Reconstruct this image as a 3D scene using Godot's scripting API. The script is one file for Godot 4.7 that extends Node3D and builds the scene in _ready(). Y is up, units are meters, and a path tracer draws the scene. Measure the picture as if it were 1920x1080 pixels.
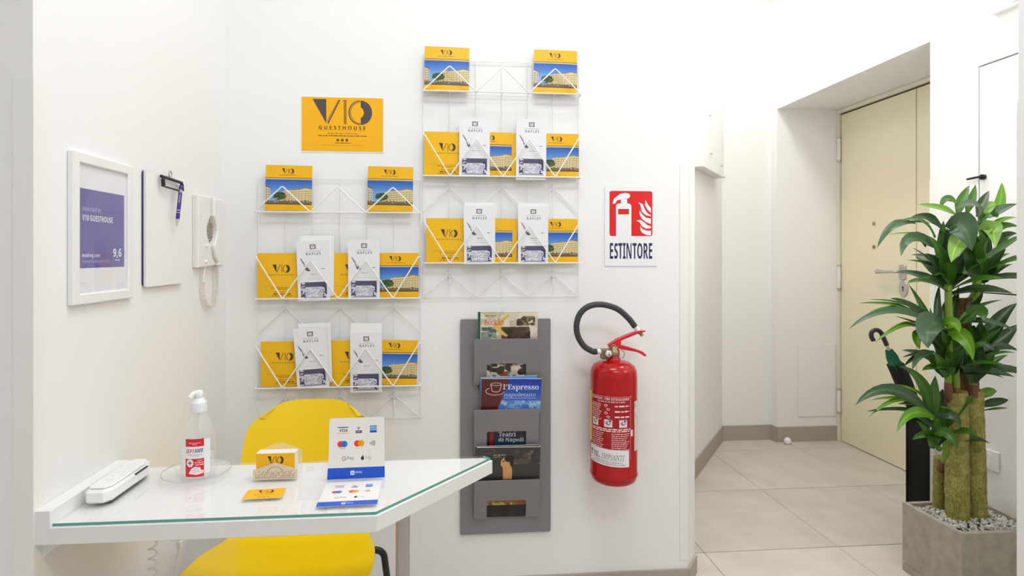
extends Node3D

# ---------------------------------------------------------------- set-up
const BACK := -2.08          # face of the wall with the brochure racks
const LEFT := -0.78          # face of the wall with the framed award
const RIGHT := 2.2           # face of the corridor wall with the cupboards
const CEIL := 3.15

var M := {}
var used := {}
var rng := RandomNumberGenerator.new()

func _ready():
	rng.seed = 11
	var cam := Camera3D.new()
	cam.name = "camera"
	cam.projection = Camera3D.PROJECTION_FRUSTUM
	cam.near = 0.05
	cam.far = 60.0
	cam.size = 2.0 * 540.0 / 1066.0 * 0.05
	cam.frustum_offset = Vector2(35.0 / 1066.0, -62.0 / 1066.0) * 0.05
	cam.position = Vector3(0, 1.25, 0)
	cam.rotation.y = -0.08143
	cam.current = true
	add_child(cam)
	var we := WorldEnvironment.new()
	we.name = "world_environment"
	var e := Environment.new()
	e.background_mode = Environment.BG_COLOR
	e.background_color = Color(0.5, 0.5, 0.5)
	e.tonemap_mode = Environment.TONE_MAPPER_LINEAR
	e.tonemap_exposure = 1.96
	e.sdfgi_enabled = true
	e.ssao_enabled = true
	e.ssil_enabled = true
	we.environment = e
	add_child(we)
	materials()
	ceiling_panel(Vector3(0.25, CEIL, -1.1), 0.9, 0.5, 0.58, Color(0.965, 0.985, 1.0), "wide white ceiling light panel above the desk and racks")
	ceiling_panel(Vector3(1.66, CEIL, -2.5), 0.34, 1.4, 0.62, Color(0.99, 0.985, 0.975), "long narrow white ceiling light panel above the corridor")
	ceiling_panel(Vector3(0.45, CEIL, 0.45), 0.9, 0.6, 0.82, Color(0.97, 0.98, 1.0), "broad white ceiling light panel nearest the front of the room")
	ceiling_panel(Vector3(1.66, 1.75, -1.151), 0.5, 0.35, 0.15, Color(0.99, 0.985, 0.975), "unseen flat fill light added on the rear of the near right-hand wall, facing the corridor", true)  # unseen lamp, added to brighten the corridor
	printed_matter()
	room()
	corridor()
	left_wall_things()
	desk_things()
	chair()
	racks()
	wall_signs()
	magazine_rack()
	extinguisher()
	plant()
	umbrella_things()

func ceiling_panel(at: Vector3, w: float, d: float, power: float, col: Color, label: String, on_wall := false):
	var t := thing("added_fill_light" if on_wall else "ceiling_light", label, "light", at)
	if on_wall:                       # added fill light, same fitting but on a wall, shining along -z
		t.rotation.x = PI / 2
	var st := begin()
	box(st, Vector3(0, -0.012, 0), Vector3(w + 0.03, 0.024, d + 0.03), 0.004)
	part(t, "frame", st, M.white)
	st = begin()
	box(st, Vector3(0, -0.027, 0), Vector3(w, 0.006, d), 0.001)
	var m := mat(Color(1, 1, 1), 0.6)
	m.emission_enabled = true
	m.emission = col
	m.emission_energy_multiplier = 2.0
	part(t, "diffuser", st, m)
	var l := AreaLight3D.new()
	l.name = "panel_light"
	l.area_size = Vector2(w, d)
	l.light_color = col
	l.light_energy = power
	l.area_range = 30.0
	l.shadow_enabled = true
	l.position = Vector3(0, -0.035, 0)
	l.rotation.x = -PI / 2
	t.add_child(l)

# ---------------------------------------------------------------- helpers: nodes
func numbered(called: String) -> String:
	if not used.has(called):
		used[called] = 0
		return called
	used[called] += 1
	return "%s_%03d" % [called, used[called]]

func thing(called: String, label: String, category: String, at := Vector3.ZERO, turn := 0.0, group := "") -> Node3D:
	var o := Node3D.new()
	o.name = numbered(called)
	add_child(o, true)
	o.position = at
	o.rotation.y = turn
	tag(o, label, category, group)
	return o

func tag(o: Node, label: String, category: String, group := ""):
	o.set_meta("label", label)
	if category != "":
		o.set_meta("category", category)
	if group != "":
		o.set_meta("group", group)

func part(parent: Node, called: String, st, m: Material) -> MeshInstance3D:
	var o := MeshInstance3D.new()
	o.name = called
	if st is SurfaceTool:
		st.generate_normals()
		var mesh: ArrayMesh = st.commit()
		mesh.surface_set_material(0, m)
		o.mesh = mesh
	else:
		o.mesh = st
		if m != null:
			o.material_override = m
	o.cast_shadow = GeometryInstance3D.SHADOW_CASTING_SETTING_ON
	parent.add_child(o, true)
	return o

func struct(called: String, st, m: Material, label := "") -> MeshInstance3D:
	var o := part(self, called, st, m)
	o.set_meta("kind", "structure")
	if label != "":
		o.set_meta("label", label)
	return o

# ---------------------------------------------------------------- helpers: materials
func mat(c: Color, rough := 0.6, metal := 0.0, spec := 0.5) -> StandardMaterial3D:
	var m := StandardMaterial3D.new()
	m.albedo_color = c
	m.roughness = rough
	m.metallic = metal
	m.metallic_specular = spec
	return m

func rgb(r: float, g: float, b: float) -> Color:
	return Color(r / 255.0, g / 255.0, b / 255.0)

func noise_tex(freq: float, size := 256, octaves := 4, ramp = null, normal := false) -> NoiseTexture2D:
	var n := FastNoiseLite.new()
	n.seed = 7
	n.frequency = freq
	n.fractal_octaves = octaves
	var t := NoiseTexture2D.new()
	t.width = size
	t.height = size
	t.seamless = true
	t.noise = n
	if ramp != null:
		t.color_ramp = ramp
	if normal:
		t.as_normal_map = true
		t.bump_strength = 2.0
	return t

func ramp2(a: Color, b: Color) -> Gradient:
	var g := Gradient.new()
	g.set_color(0, a)
	g.set_color(1, b)
	return g

func triplanar(m: StandardMaterial3D, s: float) -> StandardMaterial3D:
	m.uv1_triplanar = true
	m.uv1_world_triplanar = true
	m.uv1_scale = Vector3(s, s, s)
	return m

func glassy(c: Color) -> StandardMaterial3D:
	var m := mat(c, 0.02, 0.0, 0.5)
	m.transparency = BaseMaterial3D.TRANSPARENCY_ALPHA
	return m

func materials():
	var wall := mat(rgb(247, 246, 244), 0.85, 0.0, 0.35)
	wall.heightmap_enabled = true
	wall.heightmap_texture = noise_tex(0.08, 256, 4)
	wall.heightmap_scale = 0.012
	triplanar(wall, 4.0)
	M.wall = wall
	M.ceiling = mat(rgb(246, 245, 242), 0.9)
	M.white = mat(rgb(244, 243, 240), 0.4)
	M.gloss_white = mat(rgb(246, 246, 245), 0.22)
	M.paper = mat(rgb(246, 245, 243), 0.7)
	M.guard = mat(rgb(246, 245, 241), 0.35)
	M.ivory = mat(rgb(240, 235, 224), 0.4)
	M.cream = mat(rgb(243, 233, 203), 0.42)
	M.gap = mat(rgb(70, 66, 58), 0.9)
	M.base = mat(rgb(178, 168, 156), 0.5)
	M.grout = mat(rgb(150, 140, 128), 0.9)
	M.tiles = []
	for k in 3:
		var d := 3.0 * k - 3.0
		var t := mat(Color.WHITE, 0.42)
		t.albedo_texture = noise_tex(0.012, 256, 5, ramp2(rgb(203 + d, 194 + d, 184 + d), rgb(217 + d, 208 + d, 199 + d)))
		t.uv1_offset = Vector3(0.31 * k, 0.0, 0.17 * k)
		triplanar(t, 1.3)
		M.tiles.append(t)
	M.black = mat(rgb(24, 23, 24), 0.35)
	M.rubber = mat(rgb(58, 58, 62), 0.5)
	M.dark_metal = mat(rgb(52, 50, 60), 0.35, 0.7)
	M.steel = mat(rgb(186, 184, 186), 0.22, 1.0)
	M.satin = mat(rgb(200, 196, 192), 0.38, 0.85)
	M.brass = mat(rgb(176, 158, 112), 0.35, 0.9)
	M.bronze = mat(rgb(150, 128, 96), 0.4, 0.8)
	M.navy = mat(rgb(44, 42, 92), 0.4)
	M.pen = mat(rgb(58, 46, 138), 0.3, 0.3)
	M.yellow = mat(rgb(250, 212, 0), 0.38)
	M.card_yellow = mat(rgb(248, 186, 8), 0.5)
	M.clear = glassy(Color(1, 1, 1, 0.04))
	M.clear_body = glassy(Color(1, 1, 1, 0.12))
	M.glass_edge = mat(rgb(112, 172, 160), 0.15)
	M.rack = mat(rgb(246, 245, 243), 0.35)
	M.grey = mat(rgb(138, 134, 138), 0.45, 0.15)
	M.red = mat(rgb(180, 5, 10), 0.2, 0.0, 0.4)
	M.red.clearcoat_enabled = true
	M.red.clearcoat = 0.25
	M.red.clearcoat_roughness = 0.08
	M.lever = mat(rgb(214, 22, 32), 0.3)
	M.gauge = mat(rgb(235, 232, 222), 0.3)
	var pot := mat(Color.WHITE, 0.8)
	pot.albedo_texture = noise_tex(0.02, 256, 5, ramp2(rgb(160, 152, 138), rgb(186, 178, 163)))
	triplanar(pot, 3.0)
	M.pot = pot
	M.soil = mat(rgb(70, 60, 50), 0.95)
	M.sheath = mat(rgb(112, 70, 42), 0.6)
	M.grille = mat(rgb(196, 184, 172), 0.5)
	M.frame_cream = mat(rgb(238, 231, 210), 0.42)
	M.stem = mat(rgb(110, 140, 40), 0.5)
	M.canopy = mat(rgb(18, 96, 66), 0.5)
	M.canopy_dark = mat(rgb(22, 26, 24), 0.6)
	M.handle = mat(rgb(46, 34, 38), 0.35)

# ---------------------------------------------------------------- helpers: meshes
func begin() -> SurfaceTool:
	var st := SurfaceTool.new()
	st.begin(Mesh.PRIMITIVE_TRIANGLES)
	st.set_smooth_group(-1)
	return st

# corners counter-clockwise seen from outside
func tri(st: SurfaceTool, a: Vector3, b: Vector3, c: Vector3, ua := Vector2.ZERO, ub := Vector2.ZERO, uc := Vector2.ZERO):
	st.set_uv(ua); st.add_vertex(a)
	st.set_uv(uc); st.add_vertex(c)
	st.set_uv(ub); st.add_vertex(b)

func quad(st: SurfaceTool, a: Vector3, b: Vector3, c: Vector3, d: Vector3, ua := Vector2(0, 1), ub := Vector2(1, 1), uc := Vector2(1, 0), ud := Vector2(0, 0)):
	tri(st, a, b, c, ua, ub, uc)
	tri(st, a, c, d, ua, uc, ud)

func box(st: SurfaceTool, c: Vector3, s: Vector3, b := 0.0, xf := Transform3D.IDENTITY):
	var h := s * 0.5
	b = minf(b, minf(h.x, minf(h.y, h.z)) * 0.9)
	st.set_smooth_group(-1)
	var P := func(sx: int, sy: int, sz: int, ax: int) -> Vector3:
		var v := Vector3(sx * (h.x - (0.0 if ax == 0 else b)), sy * (h.y - (0.0 if ax == 1 else b)), sz * (h.z - (0.0 if ax == 2 else b)))
		return xf * (c + v)
	for s1 in [-1, 1]:
		# faces
		var fx := [P.call(s1, -1, -1, 0), P.call(s1, 1, -1, 0), P.call(s1, 1, 1, 0), P.call(s1, -1, 1, 0)]
		var fy := [P.call(-1, s1, -1, 1), P.call(-1, s1, 1, 1), P.call(1, s1, 1, 1), P.call(1, s1, -1, 1)]
		var fz := [P.call(-1, -1, s1, 2), P.call(1, -1, s1, 2), P.call(1, 1, s1, 2), P.call(-1, 1, s1, 2)]
		for f in [fx, fy, fz]:
			if s1 == 1:
				quad(st, f[0], f[1], f[2], f[3])
			else:
				quad(st, f[3], f[2], f[1], f[0])
	if b <= 0.0:
		return
	for s1 in [-1, 1]:
		for s2 in [-1, 1]:
			var k: int = s1 * s2
			var e := [[P.call(s1, s2, -1, 0), P.call(s1, s2, -1, 1), P.call(s1, s2, 1, 1), P.call(s1, s2, 1, 0)],
				[P.call(-1, s1, s2, 1), P.call(-1, s1, s2, 2), P.call(1, s1, s2, 2), P.call(1, s1, s2, 1)],
				[P.call(s2, -1, s1, 2), P.call(s2, -1, s1, 0), P.call(s2, 1, s1, 0), P.call(s2, 1, s1, 2)]]
			for f in e:
				if k == 1:
					quad(st, f[0], f[1], f[2], f[3])
				else:
					quad(st, f[3], f[2], f[1], f[0])
			for s3 in [-1, 1]:
				var t := [P.call(s1, s2, s3, 0), P.call(s1, s2, s3, 1), P.call(s1, s2, s3, 2)]
				if k * s3 == 1:
					tri(st, t[0], t[1], t[2])
				else:
					tri(st, t[2], t[1], t[0])

func tube(st: SurfaceTool, pts: Array, r, sides := 8, caps := true, closed := false):
	var n := pts.size()
	var T := []
	for i in n:
		var a: Vector3 = pts[i - 1] if i > 0 else (pts[n - 1] if closed else pts[0])
		var b: Vector3 = pts[i + 1] if i < n - 1 else (pts[0] if closed else pts[n - 1])
		T.append((b - a).normalized())
	var t0: Vector3 = T[0]
	var u := t0.cross(Vector3.UP if absf(t0.y) < 0.9 else Vector3.RIGHT).normalized()
	var rings := []
	for i in n:
		var t: Vector3 = T[i]
		u = (u - t * u.dot(t)).normalized()
		var v := t.cross(u)
		var rr: float = r[i] if r is Array else r
		var ring := []
		for k in sides:
			var a := TAU * k / sides
			ring.append(pts[i] + (u * cos(a) + v * sin(a)) * rr)
		rings.append(ring)
	st.set_smooth_group(1)
	for i in (n if closed else n - 1):
		var A: Array = rings[i]
		var B: Array = rings[(i + 1) % n]
		for k in sides:
			var k2 := (k + 1) % sides
			quad(st, A[k], A[k2], B[k2], B[k], Vector2(float(k) / sides, float(i) / n), Vector2(float(k + 1) / sides, float(i) / n), Vector2(float(k + 1) / sides, float(i + 1) / n), Vector2(float(k) / sides, float(i + 1) / n))
	st.set_smooth_group(-1)
	if caps and not closed:
		for k in range(1, sides - 1):
			tri(st, rings[0][0], rings[0][k + 1], rings[0][k])
			tri(st, rings[n - 1][0], rings[n - 1][k], rings[n - 1][k + 1])

# profile of (radius, height) from the bottom up; equal neighbours make a hard edge
func lathe(st: SurfaceTool, prof: Array, seg := 32, xf := Transform3D.IDENTITY, sx := 1.0, sz := 1.0):
	var g := 2
	var high: float = prof[prof.size() - 1].y - prof[0].y
	for i in prof.size() - 1:
		var p: Vector2 = prof[i]
		var q: Vector2 = prof[i + 1]
		if p.is_equal_approx(q):
			g += 1
			continue
		st.set_smooth_group(g)
		for k in seg:
			var a := TAU * k / seg
			var b := TAU * (k + 1) / seg
			var A := xf * Vector3(p.x * cos(a) * sx, p.y, -p.x * sin(a) * sz)
			var B := xf * Vector3(p.x * cos(b) * sx, p.y, -p.x * sin(b) * sz)
			var C := xf * Vector3(q.x * cos(b) * sx, q.y, -q.x * sin(b) * sz)
			var D := xf * Vector3(q.x * cos(a) * sx, q.y, -q.x * sin(a) * sz)
			var v0: float = 1.0 - (p.y - prof[0].y) / maxf(high, 0.001)
			var v1: float = 1.0 - (q.y - prof[0].y) / maxf(high, 0.001)
			var u0 := float(k) / seg
			var u1 := float(k + 1) / seg
			if p.x < 1e-5:
				tri(st, A, C, D, Vector2(u0, v0), Vector2(u1, v1), Vector2(u0, v1))
			elif q.x < 1e-5:
				tri(st, A, B, C, Vector2(u0, v0), Vector2(u1, v0), Vector2(u1, v1))
			else:
				quad(st, A, B, C, D, Vector2(u0, v0), Vector2(u1, v0), Vector2(u1, v1), Vector2(u0, v1))
	st.set_smooth_group(-1)

# a piece of a cylinder's skin round the y axis, angles from +z towards +x, outside facing
func patch(st: SurfaceTool, r: float, a0: float, a1: float, y0: float, y1: float, seg := 20, shear := 0.0):
	st.set_smooth_group(1)
	for k in seg:
		var f := float(k) / seg
		var g := float(k + 1) / seg
		var a := lerpf(a0, a1, f)
		var b := lerpf(a0, a1, g)
		var A := Vector3(sin(a) * r, y0 + shear * f, cos(a) * r)
		var B := Vector3(sin(b) * r, y0 + shear * g, cos(b) * r)
		var H := Vector3(0, y1 - y0, 0)
		quad(st, A, B, B + H, A + H, Vector2(f, 1), Vector2(g, 1), Vector2(g, 0), Vector2(f, 0))
	st.set_smooth_group(-1)

# polygon in the x-y plane (counter-clockwise) pushed from z0 to z1
func extrude(st: SurfaceTool, poly: PackedVector2Array, z0: float, z1: float, xf := Transform3D.IDENTITY, smooth := false, bevel := 0.0):
	if Geometry2D.is_polygon_clockwise(poly):
		poly.reverse()
	var cap := poly
	if bevel > 0.0:
		var inner := Geometry2D.offset_polygon(poly, -bevel, Geometry2D.JOIN_MITER)
		if inner.size() == 1 and inner[0].size() == poly.size():
			var best := 0
			for i in inner[0].size():
				if inner[0][i].distance_to(poly[0]) < inner[0][best].distance_to(poly[0]):
					best = i
			cap = PackedVector2Array()
			for i in poly.size():
				cap.append(inner[0][(i + best) % poly.size()])
			if Geometry2D.is_polygon_clockwise(cap):
				bevel = 0.0
				cap = poly
		else:
			bevel = 0.0
	var lo := Vector2(1e9, 1e9)
	var hi := Vector2(-1e9, -1e9)
	for p in poly:
		lo = lo.min(p)
		hi = hi.max(p)
	var uv := func(p: Vector2) -> Vector2:
		return Vector2((p.x - lo.x) / (hi.x - lo.x), 1.0 - (p.y - lo.y) / (hi.y - lo.y))
	var ix := Geometry2D.triangulate_polygon(cap)
	st.set_smooth_group(-1)
	for i in range(0, ix.size(), 3):
		var a := cap[ix[i]]
		var b := cap[ix[i + 1]]
		var c := cap[ix[i + 2]]
		if (b - a).cross(c - a) < 0.0:
			var h := b
			b = c
			c = h
		tri(st, xf * Vector3(a.x, a.y, z1), xf * Vector3(b.x, b.y, z1), xf * Vector3(c.x, c.y, z1), uv.call(a), uv.call(b), uv.call(c))
		tri(st, xf * Vector3(a.x, a.y, z0), xf * Vector3(c.x, c.y, z0), xf * Vector3(b.x, b.y, z0), uv.call(a), uv.call(c), uv.call(b))
	var n := poly.size()
	for i in n:
		var j := (i + 1) % n
		st.set_smooth_group(1 if smooth else -1)
		var P := func(p: Vector2, z: float) -> Vector3: return xf * Vector3(p.x, p.y, z)
		quad(st, P.call(poly[i], z0 + bevel), P.call(poly[j], z0 + bevel), P.call(poly[j], z1 - bevel), P.call(poly[i], z1 - bevel))
		if bevel > 0.0:
			st.set_smooth_group(-1)
			quad(st, P.call(poly[i], z1 - bevel), P.call(poly[j], z1 - bevel), P.call(cap[j], z1), P.call(cap[i], z1))
			quad(st, P.call(cap[i], z0), P.call(cap[j], z0), P.call(poly[j], z0 + bevel), P.call(poly[i], z0 + bevel))
	st.set_smooth_group(-1)

# footprint in x-z, standing from y0 to y1
func prism(st: SurfaceTool, foot: Array, y0: float, y1: float, bevel := 0.0):
	var p := PackedVector2Array()
	for f in foot:
		p.append(Vector2(f.x, -f.y))
	extrude(st, p, y0, y1, Transform3D(Basis(Vector3(1, 0, 0), Vector3(0, 0, -1), Vector3(0, 1, 0)), Vector3.ZERO), false, bevel)

func round_rect(w: float, h: float, r: float, n := 5, cx := 0.0, cy := 0.0) -> PackedVector2Array:
	var p := PackedVector2Array()
	for q in 4:
		var c := Vector2((w / 2 - r) * (1 if q in [0, 3] else -1), (h / 2 - r) * (1 if q < 2 else -1))
		for k in n + 1:
			var a := PI / 2 * (q + float(k) / n)
			p.append(Vector2(cx, cy) + c + Vector2(cos(a), sin(a)) * r)
	return p

func fillet(pts: Array, r: float, n := 4) -> Array:
	var out := [pts[0]]
	for i in range(1, pts.size() - 1):
		var p: Vector3 = pts[i]
		var a: Vector3 = pts[i - 1] - p
		var b: Vector3 = pts[i + 1] - p
		var k := minf(r, minf(a.length(), b.length()) * 0.45)
		var A := p + a.normalized() * k
		var B := p + b.normalized() * k
		for j in n + 1:
			var t := float(j) / n
			out.append(A.lerp(p, t).lerp(p.lerp(B, t), t))
	out.append(pts[pts.size() - 1])
	return out

func smooth_path(pts: Array, n := 6) -> Array:
	var out := []
	for i in pts.size() - 1:
		var a: Vector3 = pts[maxi(i - 1, 0)]
		var b: Vector3 = pts[i]
		var c: Vector3 = pts[i + 1]
		var d: Vector3 = pts[mini(i + 2, pts.size() - 1)]
		for k in n:
			out.append(b.cubic_interpolate(c, a, d, float(k) / n))
	out.append(pts[pts.size() - 1])
	return out

func coil(path: Array, turns: int, r: float) -> Array:
	var c := Curve3D.new()
	c.bake_interval = 0.004
	for p in path:
		c.add_point(p)
	var total := c.get_baked_length()
	var out := []
	var n := turns * 10
	for i in n + 1:
		var s := total * i / n
		var p := c.sample_baked(s)
		var t := (c.sample_baked(minf(s + 0.004, total)) - c.sample_baked(maxf(s - 0.004, 0.0))).normalized()
		var u := t.cross(Vector3(0.2, 0.1, 1)).normalized()
		var v := t.cross(u)
		var a := TAU * i / 10.0
		out.append(p + (u * cos(a) + v * sin(a)) * r)
	return out

# a printed sheet or booklet: origin at the middle of its lower edge, front at z = t
func booklet(w: float, h: float, t: float, front: Material, edge: Material, bend := 0.0) -> ArrayMesh:
	var n := 8 if bend != 0.0 else 1
	var st := begin()
	var z := func(f: float) -> float: return bend * (4.0 * (f - 0.5) * (f - 0.5))
	st.set_smooth_group(1)
	for k in n:
		var f := float(k) / n
		var g := float(k + 1) / n
		var x0 := (f - 0.5) * w
		var x1 := (g - 0.5) * w
		quad(st, Vector3(x0, 0, t + z.call(f)), Vector3(x1, 0, t + z.call(g)), Vector3(x1, h, t + z.call(g)), Vector3(x0, h, t + z.call(f)), Vector2(f, 1), Vector2(g, 1), Vector2(g, 0), Vector2(f, 0))
	st.generate_normals()
	var mesh: ArrayMesh = st.commit()
	mesh.surface_set_material(0, front)
	st = begin()
	for k in n:
		var f := float(k) / n
		var g := float(k + 1) / n
		var A := Vector3((f - 0.5) * w, 0, z.call(f))
		var B := Vector3((g - 0.5) * w, 0, z.call(g))
		var T := Vector3(0, 0, t)
		var H := Vector3(0, h, 0)
		quad(st, B, A, A + H, B + H)
		quad(st, A, B, B + T, A + T)
		quad(st, A + H + T, B + H + T, B + H, A + H)
		if k == 0:
			quad(st, A, A + T, A + T + H, A + H)
		if k == n - 1:
			quad(st, B + T, B, B + H, B + H + T)
	st.generate_normals()
	st.commit(mesh)
	mesh.surface_set_material(1, edge)
	return mesh

# ---------------------------------------------------------------- prints (flat print on paper, drawn as pictures)
var text_cache := {}

func poly(im: Image, pts: Array, c: Color):
	var lo := 1e9
	var hi := -1e9
	for p in pts:
		lo = minf(lo, p.y)
		hi = maxf(hi, p.y)
	var n := pts.size()
	for y in range(maxi(int(floor(lo)), 0), mini(int(ceil(hi)) + 1, im.get_height())):
		var yy := y + 0.5
		var xs := []
		for i in n:
			var a: Vector2 = pts[i]
			var b: Vector2 = pts[(i + 1) % n]
			if (a.y <= yy) != (b.y <= yy):
				xs.append(a.x + (b.x - a.x) * (yy - a.y) / (b.y - a.y))
		xs.sort()
		for k in range(0, xs.size() - 1, 2):
			var x0 := int(round(xs[k]))
			var x1 := int(round(xs[k + 1]))
			if x1 > x0:
				im.fill_rect(Rect2i(x0, y, x1 - x0, 1), c)

func rect(im: Image, x: float, y: float, w: float, h: float, c: Color):
	im.fill_rect(Rect2i(int(round(x)), int(round(y)), maxi(int(round(w)), 1), maxi(int(round(h)), 1)), c)

func oval(im: Image, cx: float, cy: float, rx: float, ry: float, c: Color):
	arc_fill(im, cx, cy, rx, ry, 0.0, TAU, c)

func arc_fill(im: Image, cx: float, cy: float, rx: float, ry: float, a0: float, a1: float, c: Color):
	var p := []
	for k in 49:
		var a := lerpf(a0, a1, k / 48.0)
		p.append(Vector2(cx + cos(a) * rx, cy + sin(a) * ry))
	poly(im, p, c)

func line(im: Image, pts: Array, w: float, c: Color):
	for i in pts.size() - 1:
		var a: Vector2 = pts[i]
		var b: Vector2 = pts[i + 1]
		var d := (b - a).normalized()
		var s := Vector2(-d.y, d.x) * w * 0.5
		poly(im, [a + s, b + s, b - s, a - s], c)

func arc(im: Image, cx: float, cy: float, rx: float, ry: float, a0: float, a1: float, w: float, c: Color):
	var p := []
	for k in 33:
		var a := lerpf(a0, a1, k / 32.0)
		p.append(Vector2(cx + cos(a) * rx, cy + sin(a) * ry))
	line(im, p, w, c)

func text(im: Image, s: String, x: float, y: float, w: float, h: float, c: Color, bold := true, serif := false, slant := 0.0):
	var key := s + str(bold) + str(serif)
	if not text_cache.has(key):
		var f := SystemFont.new()
		f.font_names = PackedStringArray(["Droid Serif" if serif else "Droid Sans"])
		f.font_weight = 700 if bold else 400
		var t := TextMesh.new()
		t.font = f
		t.text = s
		t.font_size = 48
		t.pixel_size = 1.0
		t.depth = 0.0
		var a := t.get_mesh_arrays()
		var v: PackedVector3Array = a[Mesh.ARRAY_VERTEX]
		var ix = a[Mesh.ARRAY_INDEX]
		var tris := []
		var lo := Vector2(1e9, 1e9)
		var hi := Vector2(-1e9, -1e9)
		for i in (ix.size() if ix != null else v.size()):
			var q := v[ix[i]] if ix != null else v[i]
			tris.append(Vector2(q.x, q.y))
			lo = lo.min(tris[i])
			hi = hi.max(tris[i])
		text_cache[key] = [tris, lo, hi]
	var tris: Array = text_cache[key][0]
	var lo: Vector2 = text_cache[key][1]
	var hi: Vector2 = text_cache[key][2]
	var k := Vector2(w / (hi.x - lo.x), h / (hi.y - lo.y))
	for i in range(0, tris.size() - 2, 3):
		var p := []
		for j in 3:
			var q: Vector2 = tris[i + j]
			var yy := (hi.y - q.y) * k.y
			p.append(Vector2(x + (q.x - lo.x) * k.x + slant * (h - yy), y + yy))
		poly(im, p, c)

func squiggle(im: Image, x: float, y: float, w: float, h: float, c: Color, seed_value: int):
	# a line of print too small to read
	var r := RandomNumberGenerator.new()
	r.seed = seed_value
	var at := x
	while at < x + w:
		var k := minf(h * r.randf_range(1.2, 4.5), x + w - at)
		var d := 0.25 * r.randf()
		rect(im, at, y + h * d, k, h * (1.0 - d), c)
		at += k + h * 0.6

func blank(w: int, h: int, c: Color) -> Image:
	var im := Image.create(w, h, false, Image.FORMAT_RGB8)
	im.fill(c)
	return im

func printed(im: Image, rough := 0.45, half := true) -> StandardMaterial3D:
	if half:
		im.resize(im.get_width() / 2, im.get_height() / 2, Image.INTERPOLATE_BILINEAR)
	var m := mat(Color.WHITE, rough)
	m.albedo_texture = ImageTexture.create_from_image(im)
	m.texture_repeat = false
	return m

func logo(im: Image, x: float, y: float, w: float, h: float, c: Color, bg: Color):
	var P := func(a: float, b: float) -> Vector2: return Vector2(x + a * w, y + b * h)
	poly(im, [P.call(0.0, 0.0), P.call(0.228, 0.0), P.call(0.228, 0.965)], c)
	poly(im, [P.call(0.44, 0.02), P.call(0.465, 0.02), P.call(0.262, 0.99), P.call(0.248, 0.94)], c)
	poly(im, [P.call(0.425, 0.02), P.call(0.432, 0.02), P.call(0.245, 0.9), P.call(0.242, 0.86)], c)
	poly(im, [P.call(0.508, 0.03), P.call(0.565, 0.03), P.call(0.565, 0.98), P.call(0.55, 0.98), P.call(0.55, 0.075), P.call(0.508, 0.075)], c)
	poly(im, [P.call(0.525, 0.11), P.call(0.54, 0.11), P.call(0.54, 0.98), P.call(0.525, 0.98)], c)
	var C: Vector2 = P.call(0.8, 0.515)
	var rx := 0.2 * w
	var ry := 0.485 * h
	arc_fill(im, C.x, C.y, rx, ry, PI / 2, PI * 1.5, c)
	arc_fill(im, C.x, C.y, rx * 0.9, ry * 0.92, PI / 2, PI * 1.5, bg)
	arc_fill(im, C.x, C.y, rx * 0.84, ry * 0.88, PI / 2, PI * 1.5, c)
	arc_fill(im, C.x, C.y, rx * 0.79, ry * 0.84, PI / 2, PI * 1.5, bg)
	arc_fill(im, C.x + 0.008 * w, C.y, rx * 0.96, ry, -PI / 2, PI / 2, c)
	oval(im, C.x - 0.047 * w, C.y, 0.108 * w, ry * 0.51, bg)
	arc(im, C.x, C.y, rx * 0.95, ry * 0.96, PI / 2, PI * 1.5, maxf(w * 0.013, 1.0), c)
	arc(im, C.x, C.y, rx * 0.81, ry * 0.86, PI / 2, PI * 1.5, maxf(w * 0.008, 1.0), c)

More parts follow.
